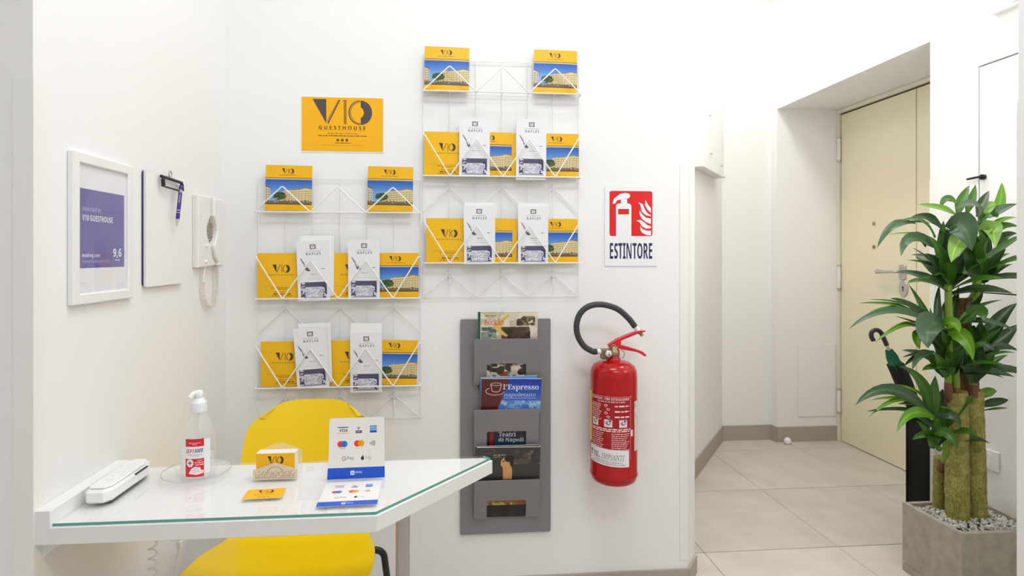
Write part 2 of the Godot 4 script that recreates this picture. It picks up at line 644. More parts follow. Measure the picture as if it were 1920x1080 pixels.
func facade(im: Image, x: float, y: float, w: float, h: float):
	# the printed picture of the brochures: sky, pale palace, tree, street
	for k in int(h):
		rect(im, x, y + k, w, 1, rgb(38, 92, 190).lerp(rgb(128, 176, 226), clampf(k / (h * 0.6), 0, 1)))
	var P := func(a: float, b: float) -> Vector2: return Vector2(x + a * w, y + b * h)
	poly(im, [P.call(0, 0.27), P.call(0.105, 0.33), P.call(0.105, 0.95), P.call(0, 0.95)], rgb(214, 200, 172))
	poly(im, [P.call(0, 0.25), P.call(0.12, 0.32), P.call(0.12, 0.36), P.call(0, 0.29)], rgb(96, 84, 82))
	for r in 5:
		for k in 2:
			rect(im, x + w * (0.02 + 0.05 * k), y + h * (0.38 + 0.1 * r), w * 0.018, h * 0.055, rgb(98, 88, 80))
	poly(im, [P.call(0.36, 0.48), P.call(0.52, 0.4), P.call(0.74, 0.37), P.call(0.86, 0.31), P.call(1, 0.36), P.call(1, 0.95), P.call(0.3, 0.95)], rgb(224, 206, 150))
	poly(im, [P.call(0.5, 0.4), P.call(0.74, 0.355), P.call(0.86, 0.29), P.call(1, 0.345), P.call(1, 0.38), P.call(0.86, 0.33), P.call(0.74, 0.39), P.call(0.5, 0.43)], rgb(150, 122, 96))
	for r in 5:
		for k in 17:
			var u := 0.37 + 0.0375 * k
			var top := 0.5 - 0.09 * (u - 0.37) / 0.63
			rect(im, x + w * u, y + h * (top + 0.09 * r), w * 0.014, h * 0.05, rgb(124, 102, 72))
	for k in 9:
		rect(im, x + w * (0.4 + 0.07 * k), y + h * 0.44, w * 0.006, h * 0.42, rgb(240, 228, 184))
	var r2 := RandomNumberGenerator.new()
	r2.seed = 4
	for k in 46:
		var a := r2.randf() * TAU
		var q := sqrt(r2.randf())
		oval(im, x + w * (0.31 + cos(a) * q * 0.12), y + h * (0.66 + sin(a) * q * 0.13), w * 0.035, h * 0.04, rgb(30, 54, 24).lerp(rgb(84, 108, 44), r2.randf()))
	rect(im, x, y + h * 0.86, w, h * 0.14, rgb(120, 104, 84))
	for k in 60:
		rect(im, x + w * r2.randf(), y + h * (0.82 + 0.08 * r2.randf()), w * 0.02, h * 0.035, rgb(52, 42, 34).lerp(rgb(220, 206, 190), r2.randf()))
	rect(im, x, y + h * 0.965, w, h * 0.035, rgb(70, 52, 30))

func cup(im: Image, x: float, y: float, s: float, c: Color):
	arc(im, x, y, s * 0.5, s * 0.12, 0, TAU, s * 0.045, c)
	line(im, [Vector2(x - s * 0.5, y), Vector2(x - s * 0.36, y + s * 0.62), Vector2(x - s * 0.2, y + s * 0.72), Vector2(x + s * 0.2, y + s * 0.72), Vector2(x + s * 0.36, y + s * 0.62), Vector2(x + s * 0.5, y)], s * 0.05, c)
	arc(im, x - s * 0.08, y + s * 0.66, s * 0.86, s * 0.36, 0.15, PI * 1.28, s * 0.05, c)

func blotches(im: Image, x: float, y: float, w: float, h: float, cols: Array, n: int, size: float, seed_value: int):
	var r := RandomNumberGenerator.new()
	r.seed = seed_value
	for k in n:
		var c: Color = cols[r.randi() % cols.size()]
		var cx := x + w * r.randf()
		var cy := y + h * r.randf()
		var rx := size * r.randf_range(0.4, 1.3)
		var ry := size * r.randf_range(0.3, 0.9)
		var p := []
		for j in 9:
			var a := TAU * j / 9.0
			var q := r.randf_range(0.7, 1.15)
			p.append(Vector2(clampf(cx + cos(a) * rx * q, x, x + w), clampf(cy + sin(a) * ry * q, y, y + h)))
		poly(im, p, c)

func printed_matter():
	var ink := rgb(62, 50, 40)
	var ink_grey := rgb(84, 72, 72)
	var sun := rgb(252, 184, 4)
	# large poster
	var im := blank(1024, 688, sun)
	logo(im, 136, 26, 748, 322, ink_grey, sun)
	text(im, "G U E S T H O U S E", 212, 366, 590, 44, ink)
	rect(im, 230, 419, 560, 3, rgb(150, 96, 10))
	squiggle(im, 320, 452, 380, 15, rgb(190, 130, 8), 1)
	squiggle(im, 205, 484, 610, 14, rgb(128, 84, 10), 2)
	for k in 3:
		oval(im, 452 + 56 * k, 546, 17, 17, ink)
		rect(im, 446 + 56 * k, 542, 12, 4, sun)
	squiggle(im, 415, 576, 200, 11, rgb(128, 84, 10), 3)
	squiggle(im, 250, 608, 530, 8, rgb(206, 146, 6), 4)
	M.poster = printed(im, 0.35)
	# brochure with the photograph
	var gold := rgb(247, 188, 8)
	im = blank(512, 512, gold)
	logo(im, 180, 36, 132, 58, ink, gold)
	squiggle(im, 152, 106, 188, 7, rgb(150, 110, 10), 5)
	rect(im, 0, 140, 512, 9, rgb(120, 88, 30))
	rect(im, 0, 149, 512, 10, rgb(246, 226, 170))
	rect(im, 0, 159, 512, 4, rgb(110, 90, 60))
	facade(im, 0, 163, 512, 278)
	M.photo_cover = printed(im, 0.38)
	# plain brochure
	gold = rgb(248, 192, 6)
	im = blank(512, 512, gold)
	logo(im, 166, 128, 192, 92, ink, gold)
	text(im, "G U E S T H O U S E", 118, 236, 280, 15, rgb(120, 92, 20))
	rect(im, 60, 372, 400, 3, rgb(196, 140, 6))
	squiggle(im, 150, 386, 220, 8, rgb(140, 100, 14), 6)
	squiggle(im, 200, 402, 120, 8, rgb(140, 100, 14), 7)
	squiggle(im, 190, 430, 150, 8, rgb(140, 100, 14), 8)
	squiggle(im, 176, 452, 190, 12, rgb(110, 78, 14), 9)
	squiggle(im, 156, 474, 230, 8, rgb(140, 100, 14), 10)
	M.plain_cover = printed(im, 0.38)
	# tall white leaflet
	im = blank(384, 736, rgb(240, 240, 242))
	rect(im, 160, 42, 72, 58, rgb(132, 124, 120))
	rect(im, 176, 56, 40, 32, rgb(240, 240, 242))
	rect(im, 188, 64, 18, 16, rgb(180, 176, 174))
	text(im, "CHARMING", 112, 116, 172, 20, rgb(176, 172, 174), false)
	text(im, "N A P L E S", 112, 144, 176, 28, rgb(92, 86, 92))
	poly(im, [Vector2(36, 206), Vector2(54, 218), Vector2(112, 306), Vector2(146, 352), Vector2(140, 368), Vector2(104, 356), Vector2(92, 316), Vector2(84, 290)], rgb(96, 94, 104))
	poly(im, [Vector2(84, 274), Vector2(96, 280), Vector2(122, 330), Vector2(112, 336)], rgb(232, 232, 234))
	oval(im, 134, 360, 22, 10, rgb(84, 82, 94))
	squiggle(im, 292, 338, 44, 9, rgb(128, 124, 130), 11)
	squiggle(im, 160, 404, 74, 9, rgb(172, 168, 172), 12)
	squiggle(im, 168, 430, 64, 6, rgb(206, 204, 206), 13)
	squiggle(im, 130, 462, 140, 6, rgb(206, 204, 206), 14)
	rect(im, 36, 506, 312, 196, rgb(84, 80, 112))
	blotches(im, 36, 506, 60, 196, [rgb(40, 38, 62), rgb(150, 148, 168), rgb(96, 92, 124), rgb(214, 212, 222)], 60, 22, 15)
	blotches(im, 290, 550, 58, 150, [rgb(62, 54, 132), rgb(226, 224, 236), rgb(58, 54, 86)], 30, 24, 16)
	rect(im, 92, 564, 208, 132, rgb(206, 206, 216))
	blotches(im, 96, 570, 200, 120, [rgb(190, 190, 204), rgb(222, 222, 230), rgb(172, 172, 190)], 60, 20, 17)
	rect(im, 36, 706, 312, 6, rgb(96, 92, 128))
	M.leaflet = printed(im, 0.4)
	# extinguisher sign
	var wht := rgb(243, 244, 246)
	var fire := rgb(226, 14, 16)
	im = blank(600, 900, wht)
	var pts := []
	for q in round_rect(492, 508, 24, 5, 300, 306):
		pts.append(q)
	poly(im, pts, fire)
	pts = []
	for q in round_rect(176, 372, 34, 6, 216, 378):
		pts.append(q)
	poly(im, pts, wht)
	rect(im, 128, 500, 176, 66, wht)
	rect(im, 184, 140, 72, 90, wht)
	poly(im, [Vector2(88, 196), Vector2(104, 140), Vector2(176, 84), Vector2(236, 72), Vector2(284, 84), Vector2(292, 112), Vector2(276, 134), Vector2(206, 140), Vector2(140, 160), Vector2(118, 196)], wht)
	rect(im, 152, 254, 124, 62, fire)
	var flame := func(a: Array):
		poly(im, a, wht)
	flame.call([Vector2(466, 148), Vector2(494, 200), Vector2(530, 244), Vector2(532, 300), Vector2(490, 262), Vector2(462, 210)])
	flame.call([Vector2(386, 174), Vector2(436, 200), Vector2(462, 260), Vector2(490, 300), Vector2(528, 322), Vector2(530, 336), Vector2(470, 324), Vector2(424, 284), Vector2(410, 220)])
	flame.call([Vector2(396, 268), Vector2(430, 316), Vector2(476, 352), Vector2(530, 360), Vector2(530, 424), Vector2(476, 404), Vector2(424, 364), Vector2(400, 318)])
	flame.call([Vector2(360, 386), Vector2(408, 376), Vector2(452, 402), Vector2(484, 432), Vector2(530, 448), Vector2(528, 472), Vector2(470, 476), Vector2(420, 446), Vector2(400, 404)])
	flame.call([Vector2(404, 450), Vector2(440, 484), Vector2(490, 500), Vector2(530, 496), Vector2(530, 552), Vector2(476, 548), Vector2(424, 520), Vector2(406, 486)])
	text(im, "ESTINTORE", 58, 640, 486, 176, rgb(28, 30, 76))
	M.sign = printed(im, 0.35)
	# award in the frame
	im = blank(640, 992, rgb(240, 239, 243))
	var violet := rgb(92, 86, 158)  # pale reflection of the pane is mixed into this print colour
	rect(im, 26, 186, 588, 612, violet)
	text(im, "Awarded to", 62, 318, 226, 40, rgb(196, 194, 226), false)
	text(im, "V10 GUESTHOUSE", 62, 386, 388, 46, wht)
	text(im, "Booking.com", 62, 684, 216, 38, wht)
	text(im, "Traveller Review Awards 2023", 62, 734, 350, 24, rgb(190, 188, 224), false)
	text(im, "9,6", 456, 644, 118, 78, wht)
	squiggle(im, 484, 734, 66, 10, rgb(214, 212, 236), 18)
	M.award = printed(im, 0.5)
	# card-payment display
	im = blank(640, 680, rgb(246, 241, 234))
	payment(im)
	M.payment = printed(im, 0.3)
	# visiting card
	gold = rgb(253, 190, 10)
	im = blank(512, 332, gold)
	logo(im, 150, 40, 212, 106, ink, gold)
	text(im, "G U E S T H O U S E", 130, 164, 252, 20, rgb(120, 90, 20))
	squiggle(im, 120, 206, 290, 9, rgb(170, 120, 10), 19)
	squiggle(im, 186, 276, 160, 14, rgb(120, 86, 14), 20)
	M.visiting_card = printed(im, 0.4)
	# print on the card holder
	im = blank(512, 300, rgb(232, 214, 186))
	for k in 7:
		var x := 30.0 + 66 * k
		rect(im, x, 176, 10, 92, rgb(186, 164, 134))
		arc(im, x + 38, 196, 20, 42, PI, TAU, 7, rgb(176, 152, 122))
		rect(im, x + 20, 200, 36, 64, rgb(206, 186, 156))
	arc(im, 256, 190, 92, 116, PI, TAU, 10, rgb(172, 148, 118))
	blotches(im, 30, 150, 450, 120, [rgb(214, 196, 168), rgb(190, 168, 140), rgb(244, 230, 206)], 50, 14, 21)
	rect(im, 20, 268, 470, 10, rgb(172, 148, 118))
	M.holder_print = printed(im, 0.35)
	# magazines
	im = blank(512, 660, rgb(222, 210, 190))
	blotches(im, 20, 0, 492, 230, [rgb(226, 216, 196), rgb(206, 194, 168), rgb(236, 226, 206)], 40, 70, 22)
	blotches(im, 30, 130, 130, 110, [rgb(120, 146, 132), rgb(84, 104, 96), rgb(150, 166, 150)], 24, 40, 23)
	blotches(im, 200, 130, 250, 110, [rgb(78, 62, 50), rgb(60, 46, 40), rgb(104, 82, 64)], 34, 46, 24)
	poly(im, [Vector2(130, 120), Vector2(200, 60), Vector2(262, 22), Vector2(270, 36), Vector2(216, 84), Vector2(196, 150), Vector2(262, 206), Vector2(240, 214), Vector2(170, 178)], rgb(228, 190, 100))
	blotches(im, 330, 40, 160, 80, [rgb(96, 82, 60), rgb(140, 122, 92), rgb(70, 58, 46)], 24, 30, 25)
	rect(im, 0, 0, 22, 660, rgb(44, 92, 70))
	squiggle(im, 60, 30, 100, 10, rgb(150, 130, 110), 26)
	text(im, "Böcklin", 56, 62, 168, 52, rgb(206, 62, 40), false, true)
	blotches(im, 22, 400, 490, 250, [rgb(206, 196, 180), rgb(60, 52, 46), rgb(150, 120, 96), rgb(176, 74, 44), rgb(96, 130, 128), rgb(230, 222, 206), rgb(40, 36, 36)], 130, 44, 27)
	M.painting_cover = printed(im, 0.35)
	im = blank(512, 660, rgb(30, 66, 176))
	for k in 300:
		rect(im, 0, k, 512, 1, rgb(22, 52, 168).lerp(rgb(96, 152, 224), k / 300.0))
	blotches(im, 170, 190, 342, 70, [rgb(132, 176, 232), rgb(170, 200, 238), rgb(84, 136, 216)], 40, 36, 28)
	rect(im, 0, 300, 512, 360, rgb(26, 34, 58))
	rect(im, 118, 540, 394, 90, rgb(40, 62, 92))
	poly(im, [Vector2(0, 0), Vector2(236, 0), Vector2(196, 120), Vector2(150, 250), Vector2(140, 300), Vector2(0, 300)], rgb(106, 40, 34))
	for k in 8:
		var x := 8.0 + 24 * k
		poly(im, [Vector2(x, 0), Vector2(x + 9, 0), Vector2(x + 9 - 0.35 * x, 300), Vector2(x - 0.35 * x, 300)], rgb(74, 26, 24))
	rect(im, 0, 300, 128, 360, rgb(40, 20, 22))
	rect(im, 84, 300, 34, 360, rgb(138, 24, 24))
	cup(im, 124, 48, 92, wht)
	text(im, "l'Espresso", 184, 46, 306, 62, wht, true, true)
	text(im, "napoletano", 190, 122, 270, 40, rgb(228, 232, 246), false, true, 0.25)
	rect(im, 190, 166, 280, 4, rgb(200, 210, 240))
	text(im, "Teatri", 160, 466, 148, 42, rgb(226, 228, 232), true, true)
	text(im, "di Napoli", 160, 518, 220, 46, rgb(226, 228, 232), true, true)
	M.blue_cover = printed(im, 0.3)
	im = blank(512, 660, rgb(62, 56, 52))
	blotches(im, 300, 30, 212, 130, [rgb(84, 78, 70), rgb(70, 64, 58), rgb(108, 100, 88), rgb(58, 52, 50)], 30, 40, 29)
	arc(im, 84, 36, 62, 20, 0, TAU, 4, rgb(120, 116, 108))
	squiggle(im, 132, 66, 100, 9, rgb(180, 174, 166), 30)
	squiggle(im, 132, 84, 60, 9, rgb(150, 144, 138), 31)
	oval(im, 250, 142, 46, 60, rgb(34, 28, 26))
	poly(im, [Vector2(196, 120), Vector2(222, 92), Vector2(256, 100), Vector2(268, 160), Vector2(286, 200), Vector2(286, 300), Vector2(214, 300), Vector2(210, 190), Vector2(192, 166)], rgb(222, 164, 104))
	oval(im, 262, 108, 40, 30, rgb(30, 24, 22))
	oval(im, 216, 130, 9, 6, rgb(52, 34, 28))
	blotches(im, 0, 470, 512, 90, [rgb(168, 146, 40), rgb(150, 120, 34), rgb(196, 176, 60), rgb(150, 84, 40)], 60, 50, 32)
	blotches(im, 60, 545, 400, 110, [rgb(32, 26, 22), rgb(44, 36, 30), rgb(26, 22, 20)], 60, 60, 33)
	M.dark_cover = printed(im, 0.35)
	im = blank(64, 64, rgb(52, 116, 196))
	rect(im, 0, 0, 64, 14, rgb(84, 150, 216))
	M.sky_cover = printed(im, 0.35)
	# extinguisher labels
	var deep := rgb(170, 16, 30)
	var pale := rgb(236, 204, 204)
	im = blank(640, 880, deep)
	rect(im, 8, 8, 624, 4, pale)
	text(im, "ESTINTORE - FIRE EXTINGUISHER", 20, 24, 556, 34, rgb(248, 232, 232))
	squiggle(im, 130, 72, 380, 14, pale, 34)
	for k in 9:
		squiggle(im, 20, 112 + 26 * k, 170 - 12 * (k % 4), 14, pale, 35 + k)
	for k in 3:
		squiggle(im, 372, 124 + 74 * k, 200, 20, rgb(248, 232, 232), 50 + k)
	for k in 4:
		oval(im, 256 + 30 * (k % 2), 130 + 52 * k, 22, 18, pale)
		oval(im, 256 + 30 * (k % 2), 130 + 52 * k, 12, 9, deep)
	for k in 3:
		rect(im, 30 + 200 * k, 322, 110, 104, rgb(238, 226, 228))
		oval(im, 84 + 200 * k, 372, 34, 28, rgb(150, 120, 132))
		oval(im, 92 + 200 * k, 366, 16, 18, rgb(238, 226, 228))
		poly(im, [Vector2(90 + 200 * k, 330), Vector2(134 + 200 * k, 326), Vector2(110 + 200 * k, 362)], rgb(86, 60, 84))
	squiggle(im, 16, 444, 580, 18, rgb(248, 232, 232), 60)
	squiggle(im, 16, 470, 560, 18, rgb(248, 232, 232), 61)
	for k in 12:
		squiggle(im, 20, 508 + 27 * k, 200 - 14 * (k % 3), 13, pale, 70 + k)
		squiggle(im, 330, 508 + 27 * k, 250 - 18 * (k % 4), 13, pale, 90 + k)
	rect(im, 596, 0, 4, 880, pale)
	rect(im, 604, 470, 36, 90, rgb(240, 226, 226))
	M.ext_label = printed(im, 0.25)
	im = blank(640, 200, rgb(244, 240, 240))
	poly(im, [Vector2(24, 50), Vector2(76, 50), Vector2(70, 74), Vector2(58, 74), Vector2(58, 124), Vector2(40, 124), Vector2(40, 74), Vector2(30, 74)], rgb(106, 24, 40))
	text(im, "VIIL.", 90, 58, 124, 62, rgb(70, 44, 58), true, true)
	text(im, "IMPIANTI", 234, 58, 320, 62, rgb(120, 104, 112), false, true, 0.25)
	rect(im, 90, 130, 470, 4, rgb(180, 150, 156))
	squiggle(im, 120, 146, 420, 12, rgb(170, 160, 166), 110)
	squiggle(im, 60, 170, 520, 12, rgb(170, 160, 166), 111)
	M.service_label = printed(im, 0.4)
	im = blank(128, 256, rgb(216, 214, 196))
	blotches(im, 0, 0, 128, 256, [rgb(226, 224, 208), rgb(190, 190, 170), rgb(206, 204, 186)], 40, 16, 112)
	M.side_label = printed(im, 0.4)
	# sanitiser label
	var crim := rgb(222, 34, 48)
	im = blank(384, 704, rgb(246, 244, 246))
	rect(im, 0, 0, 384, 142, crim)
	squiggle(im, 80, 66, 240, 18, rgb(244, 190, 196), 113)
	squiggle(im, 150, 96, 96, 16, rgb(244, 190, 196), 114)
	text(im, "SEPT", 4, 186, 178, 78, crim, true, false, 0.18)
	text(im, "AMR", 190, 182, 170, 74, rgb(52, 54, 92), true, false, 0.18)
	squiggle(im, 52, 290, 290, 14, rgb(160, 158, 170), 115)
	squiggle(im, 130, 318, 160, 12, rgb(190, 188, 198), 116)
	rect(im, 0, 366, 384, 338, crim)
	oval(im, 100, 446, 74, 74, rgb(248, 232, 234))
	rect(im, 60, 436, 80, 18, rgb(52, 54, 92))
	rect(im, 91, 406, 18, 78, rgb(52, 54, 92))
	squiggle(im, 250, 392, 90, 18, rgb(248, 220, 224), 117)
	squiggle(im, 200, 430, 176, 20, rgb(248, 220, 224), 118)
	squiggle(im, 210, 470, 164, 20, rgb(248, 220, 224), 119)
	poly(im, [Vector2(70, 640), Vector2(140, 540), Vector2(220, 510), Vector2(260, 530), Vector2(300, 520), Vector2(330, 590), Vector2(372, 580), Vector2(376, 640), Vector2(250, 668), Vector2(130, 652)], rgb(248, 236, 238))
	line(im, [Vector2(150, 590), Vector2(230, 556), Vector2(290, 572)], 7, rgb(226, 150, 160))
	line(im, [Vector2(150, 622), Vector2(240, 596), Vector2(310, 606)], 7, rgb(226, 150, 160))
	M.gel_label = printed(im, 0.3)
	# leaves: pale midrib and fine veins; bark: fibres and cracks
	var lv := blank(64, 256, Color.WHITE)
	for x in 64:
		var u := absf(x / 63.0 * 2.0 - 1.0)
		var c := Color(1.0, 1.0, 0.82).lerp(Color(0.78, 0.82, 0.74), smoothstep(0.03, 0.16, u))
		c = c.lerp(Color(0.64, 0.72, 0.62), u * 0.6)
		if x % 7 == 3:
			c = c.lightened(0.1)
		rect(lv, x, 0, 1, 256, c)
	var leaf_tex := ImageTexture.create_from_image(lv)
	var tones := {"bright": rgb(128, 182, 40), "mid": rgb(80, 130, 38), "dark": rgb(48, 84, 30), "grey": rgb(78, 110, 80), "pale": rgb(160, 202, 100)}  # grey has the gloss of shiny leaves put into its colour
	for k in tones:
		var m := mat(tones[k], 0.36)
		m.albedo_texture = leaf_tex
		m.backlight_enabled = true
		m.backlight = Color(0.28, 0.34, 0.12)
		M["leaf_" + k] = m
	im = blank(256, 512, rgb(142, 138, 62))
	blotches(im, 0, 0, 256, 512, [rgb(150, 146, 70), rgb(130, 126, 54), rgb(160, 152, 84), rgb(122, 120, 50)], 220, 26, 120)
	var r := RandomNumberGenerator.new()
	r.seed = 5
	for k in 520:
		var x := r.randf() * 256
		var y := r.randf() * 512
		rect(im, x, y, 1.5, r.randf_range(8, 44), rgb(112, 108, 46) if r.randf() < 0.6 else rgb(168, 160, 96))
	for k in 200:
		rect(im, r.randf() * 256, r.randf() * 512, r.randf_range(5, 18), 2, rgb(98, 92, 42))
	var bark := mat(Color.WHITE, 0.75)
	bark.uv1_scale = Vector3(2, 2, 1)
	bark.albedo_texture = ImageTexture.create_from_image(im)
	bark.heightmap_enabled = true
	bark.heightmap_texture = bark.albedo_texture
	bark.heightmap_scale = 0.15
	M.bark = bark
	var brown := mat(rgb(168, 130, 96), 0.8)
	brown.uv1_scale = Vector3(2, 2, 1)
	brown.albedo_texture = bark.albedo_texture
	M.bark_brown = brown

func payment(im: Image):
	var blue := rgb(6, 86, 214)
	var ink := rgb(36, 44, 92)
	rect(im, 108, 100, 116, 9, ink)
	text(im, "VISA", 124, 122, 92, 32, ink, true, false, 0.15)
	rect(im, 108, 168, 116, 7, rgb(236, 178, 60))
	text(im, "V", 324, 102, 30, 32, ink)
	rect(im, 308, 144, 68, 30, ink)
	text(im, "PAY", 320, 151, 44, 16, rgb(240, 240, 246))
	rect(im, 466, 92, 78, 80, rgb(52, 134, 214))
	text(im, "AMERICAN", 470, 100, 70, 22, rgb(226, 236, 248))
	rect(im, 466, 126, 78, 24, rgb(128, 178, 238))
	rect(im, 466, 152, 78, 20, rgb(18, 78, 152))
	oval(im, 142, 292, 36, 36, rgb(236, 60, 64))
	oval(im, 182, 292, 36, 36, rgb(24, 124, 214))
	arc_fill(im, 142, 292, 36, 36, -0.95, 0.95, rgb(98, 90, 182))
	squiggle(im, 132, 338, 62, 6, rgb(120, 116, 124), 121)
	oval(im, 328, 290, 36, 36, rgb(236, 72, 30))
	oval(im, 370, 290, 36, 36, rgb(248, 168, 50))
	arc_fill(im, 328, 290, 36, 36, -0.95, 0.95, rgb(246, 126, 32))
	squiggle(im, 306, 338, 88, 5, rgb(226, 176, 140), 122)
	for k in 4:
		arc(im, 462 + 10 * k, 292, 14 + 6 * k, 16 + 9 * k, -0.85, 0.85, 6, rgb(62, 60, 66))
	arc(im, 184, 454, 20, 22, 0.0, TAU - 0.9, 6, rgb(96, 94, 100))
	rect(im, 184, 450, 20, 6, rgb(96, 94, 100))
	text(im, "Pay", 218, 432, 74, 48, rgb(104, 102, 108), false)
	oval(im, 388, 456, 18, 21, rgb(40, 38, 42))
	oval(im, 392, 430, 6, 9, rgb(40, 38, 42))
	oval(im, 408, 452, 6, 8, rgb(246, 241, 234))
	text(im, "Pay", 418, 432, 70, 48, rgb(176, 172, 172), false)
	rect(im, 0, 556, 640, 124, blue)
	rect(im, 256, 592, 44, 46, rgb(244, 246, 252))
	rect(im, 268, 604, 20, 22, blue)
	rect(im, 275, 604, 6, 22, rgb(244, 246, 252))
	text(im, "sumup", 308, 600, 76, 28, rgb(236, 240, 252))

# ---------------------------------------------------------------- the room
func wall(called: String, foot: Array, y0 := 0.0, y1 := CEIL):
	var st := begin()
	prism(st, foot, y0, y1)
	struct(called, st, M.wall)

func v2(x: float, z: float) -> Vector2:
	return Vector2(x, z)

func room():
	var st := begin()
	box(st, Vector3(0.3, -0.055, -1.05), Vector3(5.0, 0.1, 5.7))
	var floor_node := struct("floor", st, M.grout)
	var tile_mesh := []
	for k in 3:
		st = begin()
		box(st, Vector3.ZERO, Vector3(0.5915, 0.012, 0.5915), 0.0012)
		st.generate_normals()
		var m: ArrayMesh = st.commit()
		m.surface_set_material(0, M.tiles[k])
		tile_mesh.append(m)
	for i in range(-4, 4):
		for j in range(-2, 8):
			var x := 1.3735 + 0.5935 * (i - 1)
			var z := -2.607 + 0.5965 * (j - 1)
			if x < -2.3 or x > 2.9 or z > 1.5:
				continue
			if x < -0.8 and z < -1.5:
				continue
			var t := part(floor_node, "tile", tile_mesh[(i * 3 + j * 5 + 40) % 3], null)
			t.position = Vector3(x, -0.006, z)
	st = begin()
	box(st, Vector3(0.3, CEIL + 0.05, -1.05), Vector3(5.0, 0.1, 5.7))
	struct("ceiling", st, M.ceiling)
	wall("wall_back", [v2(-0.9, -2.2), v2(-0.9, BACK), v2(0.905, BACK), v2(0.974, -2.17), v2(0.974, -2.55), v2(0.88, -2.6), v2(0.88, -2.2)])
	wall("wall_left", [v2(LEFT, -2.08), v2(LEFT, -1.142), v2(-2.1, -1.142), v2(-2.1, -1.26), v2(-0.9, -1.26), v2(-0.9, -2.08)])
	wall("wall_diagonal", [v2(0.974, -2.55), v2(1.846, -3.69), v2(1.77, -3.78), v2(0.87, -2.62)])
	wall("wall_end", [v2(1.846, -3.69), v2(2.19, -3.69), v2(2.2, -3.635), v2(2.75, -3.635), v2(2.75, -3.82), v2(1.76, -3.82)])
	wall("wall_outer", [v2(2.66, -3.635), v2(2.66, -2.426), v2(2.75, -2.426), v2(2.75, -3.635)])
	wall("wall_lintel", [v2(RIGHT, -3.635), v2(RIGHT, -2.426), v2(2.66, -2.426), v2(2.66, -3.635)], 2.225, CEIL)
	wall("wall_pier", [v2(RIGHT, -2.426), v2(RIGHT, -2.191), v2(2.75, -2.191), v2(2.75, -2.426)])
	wall("wall_cupboard", [v2(RIGHT, -2.191), v2(RIGHT, -1.15), v2(2.3, -1.15), v2(2.3, -2.191)], 2.034, CEIL)
	wall("wall_below_cupboard", [v2(RIGHT, -2.191), v2(RIGHT, -1.15), v2(2.3, -1.15), v2(2.3, -2.191)], 0.0, 1.092)
	wall("wall_cupboard_rear", [v2(2.3, -2.191), v2(2.3, -1.15), v2(2.36, -1.15), v2(2.36, -2.191)])
	wall("wall_cupboard_side", [v2(RIGHT, -1.45), v2(RIGHT, -1.15), v2(2.3, -1.15), v2(2.3, -1.45)], 1.092, 2.034)
	wall("wall_near_right", [v2(1.25, 1.6), v2(1.25, -1.15), v2(2.36, -1.15), v2(2.36, -1.04), v2(1.36, -1.04), v2(1.36, 1.6)])
	wall("wall_behind_camera", [v2(-2.1, 1.6), v2(1.36, 1.6), v2(1.36, 1.72), v2(-2.1, 1.72)])
	wall("wall_far_left", [v2(-2.1, 1.6), v2(-2.1, -1.142), v2(-2.2, -1.142), v2(-2.2, 1.6)])
	# skirting
	skirting("baseboard_back", [v2(-0.78, BACK), v2(0.905, BACK), v2(0.974, -2.17)], 0.068)
	skirting("baseboard_diagonal", [v2(0.974, -2.55), v2(1.846, -3.69)], 0.1)
	skirting("baseboard_end", [v2(1.846, -3.69), v2(2.19, -3.69), v2(2.2, -3.635), v2(2.625, -3.635)], 0.1)
	skirting("baseboard_right", [v2(RIGHT, -2.426), v2(RIGHT, -1.15)], 0.1)
	skirting("baseboard_left", [v2(LEFT, -1.142), v2(LEFT, BACK)], 0.068)
	skirting("baseboard_front", [v2(-2.1, -1.142), v2(LEFT, -1.142)], 0.068)
	# plastic corner guards, shoulder high
	guard("trim_1", v2(LEFT, -1.142), v2(-1, 0), v2(0, -1), 0.034, 0.03)
	guard("trim_2", v2(0.905, BACK), v2(-1, 0), v2(0.61, -0.793), 0.03, 0.03)
	guard("trim_3", v2(RIGHT, -2.426), v2(0, 1), v2(1, 0), 0.03, 0.03)
	guard("trim_4", v2(1.25, -1.15), v2(0, 1), v2(1, 0), 0.035, 0.035)

func skirting(called: String, line_: Array, h: float):
	# a strip 9 mm thick standing on the room side (to the right of the line's direction seen from above... see normals below)
	var st := begin()
	for i in line_.size() - 1:
		var a: Vector2 = line_[i]
		var b: Vector2 = line_[i + 1]
		var d := (b - a).normalized()
		var n := Vector2(-d.y, d.x)
		if called in ["baseboard_right", "baseboard_front"]:
			pass
		var off := n * 0.009
		prism(st, [a - d * 0.002, b + d * 0.002, b + off + d * 0.002, a + off - d * 0.002], 0.0, h)
	struct(called, st, M.base)

func guard(called: String, c: Vector2, d1: Vector2, d2: Vector2, l1: float, l2: float):
	var out := -(d1 + d2).normalized() * 0.0026
	var n1 := Vector2(-d1.y, d1.x)
	var n2 := Vector2(-d2.y, d2.x)
	if n1.dot(d2) > 0:
		n1 = -n1
	if n2.dot(d1) > 0:
		n2 = -n2
	var k := 0.0022
	var st := begin()
	prism(st, [c + d1 * l1, c + d1 * l1 + n1 * k, c + out, c], 0.1, 1.59)
	prism(st, [c, c + out, c + d2 * l2 + n2 * k, c + d2 * l2], 0.1, 1.59)
	struct(called, st, M.guard)

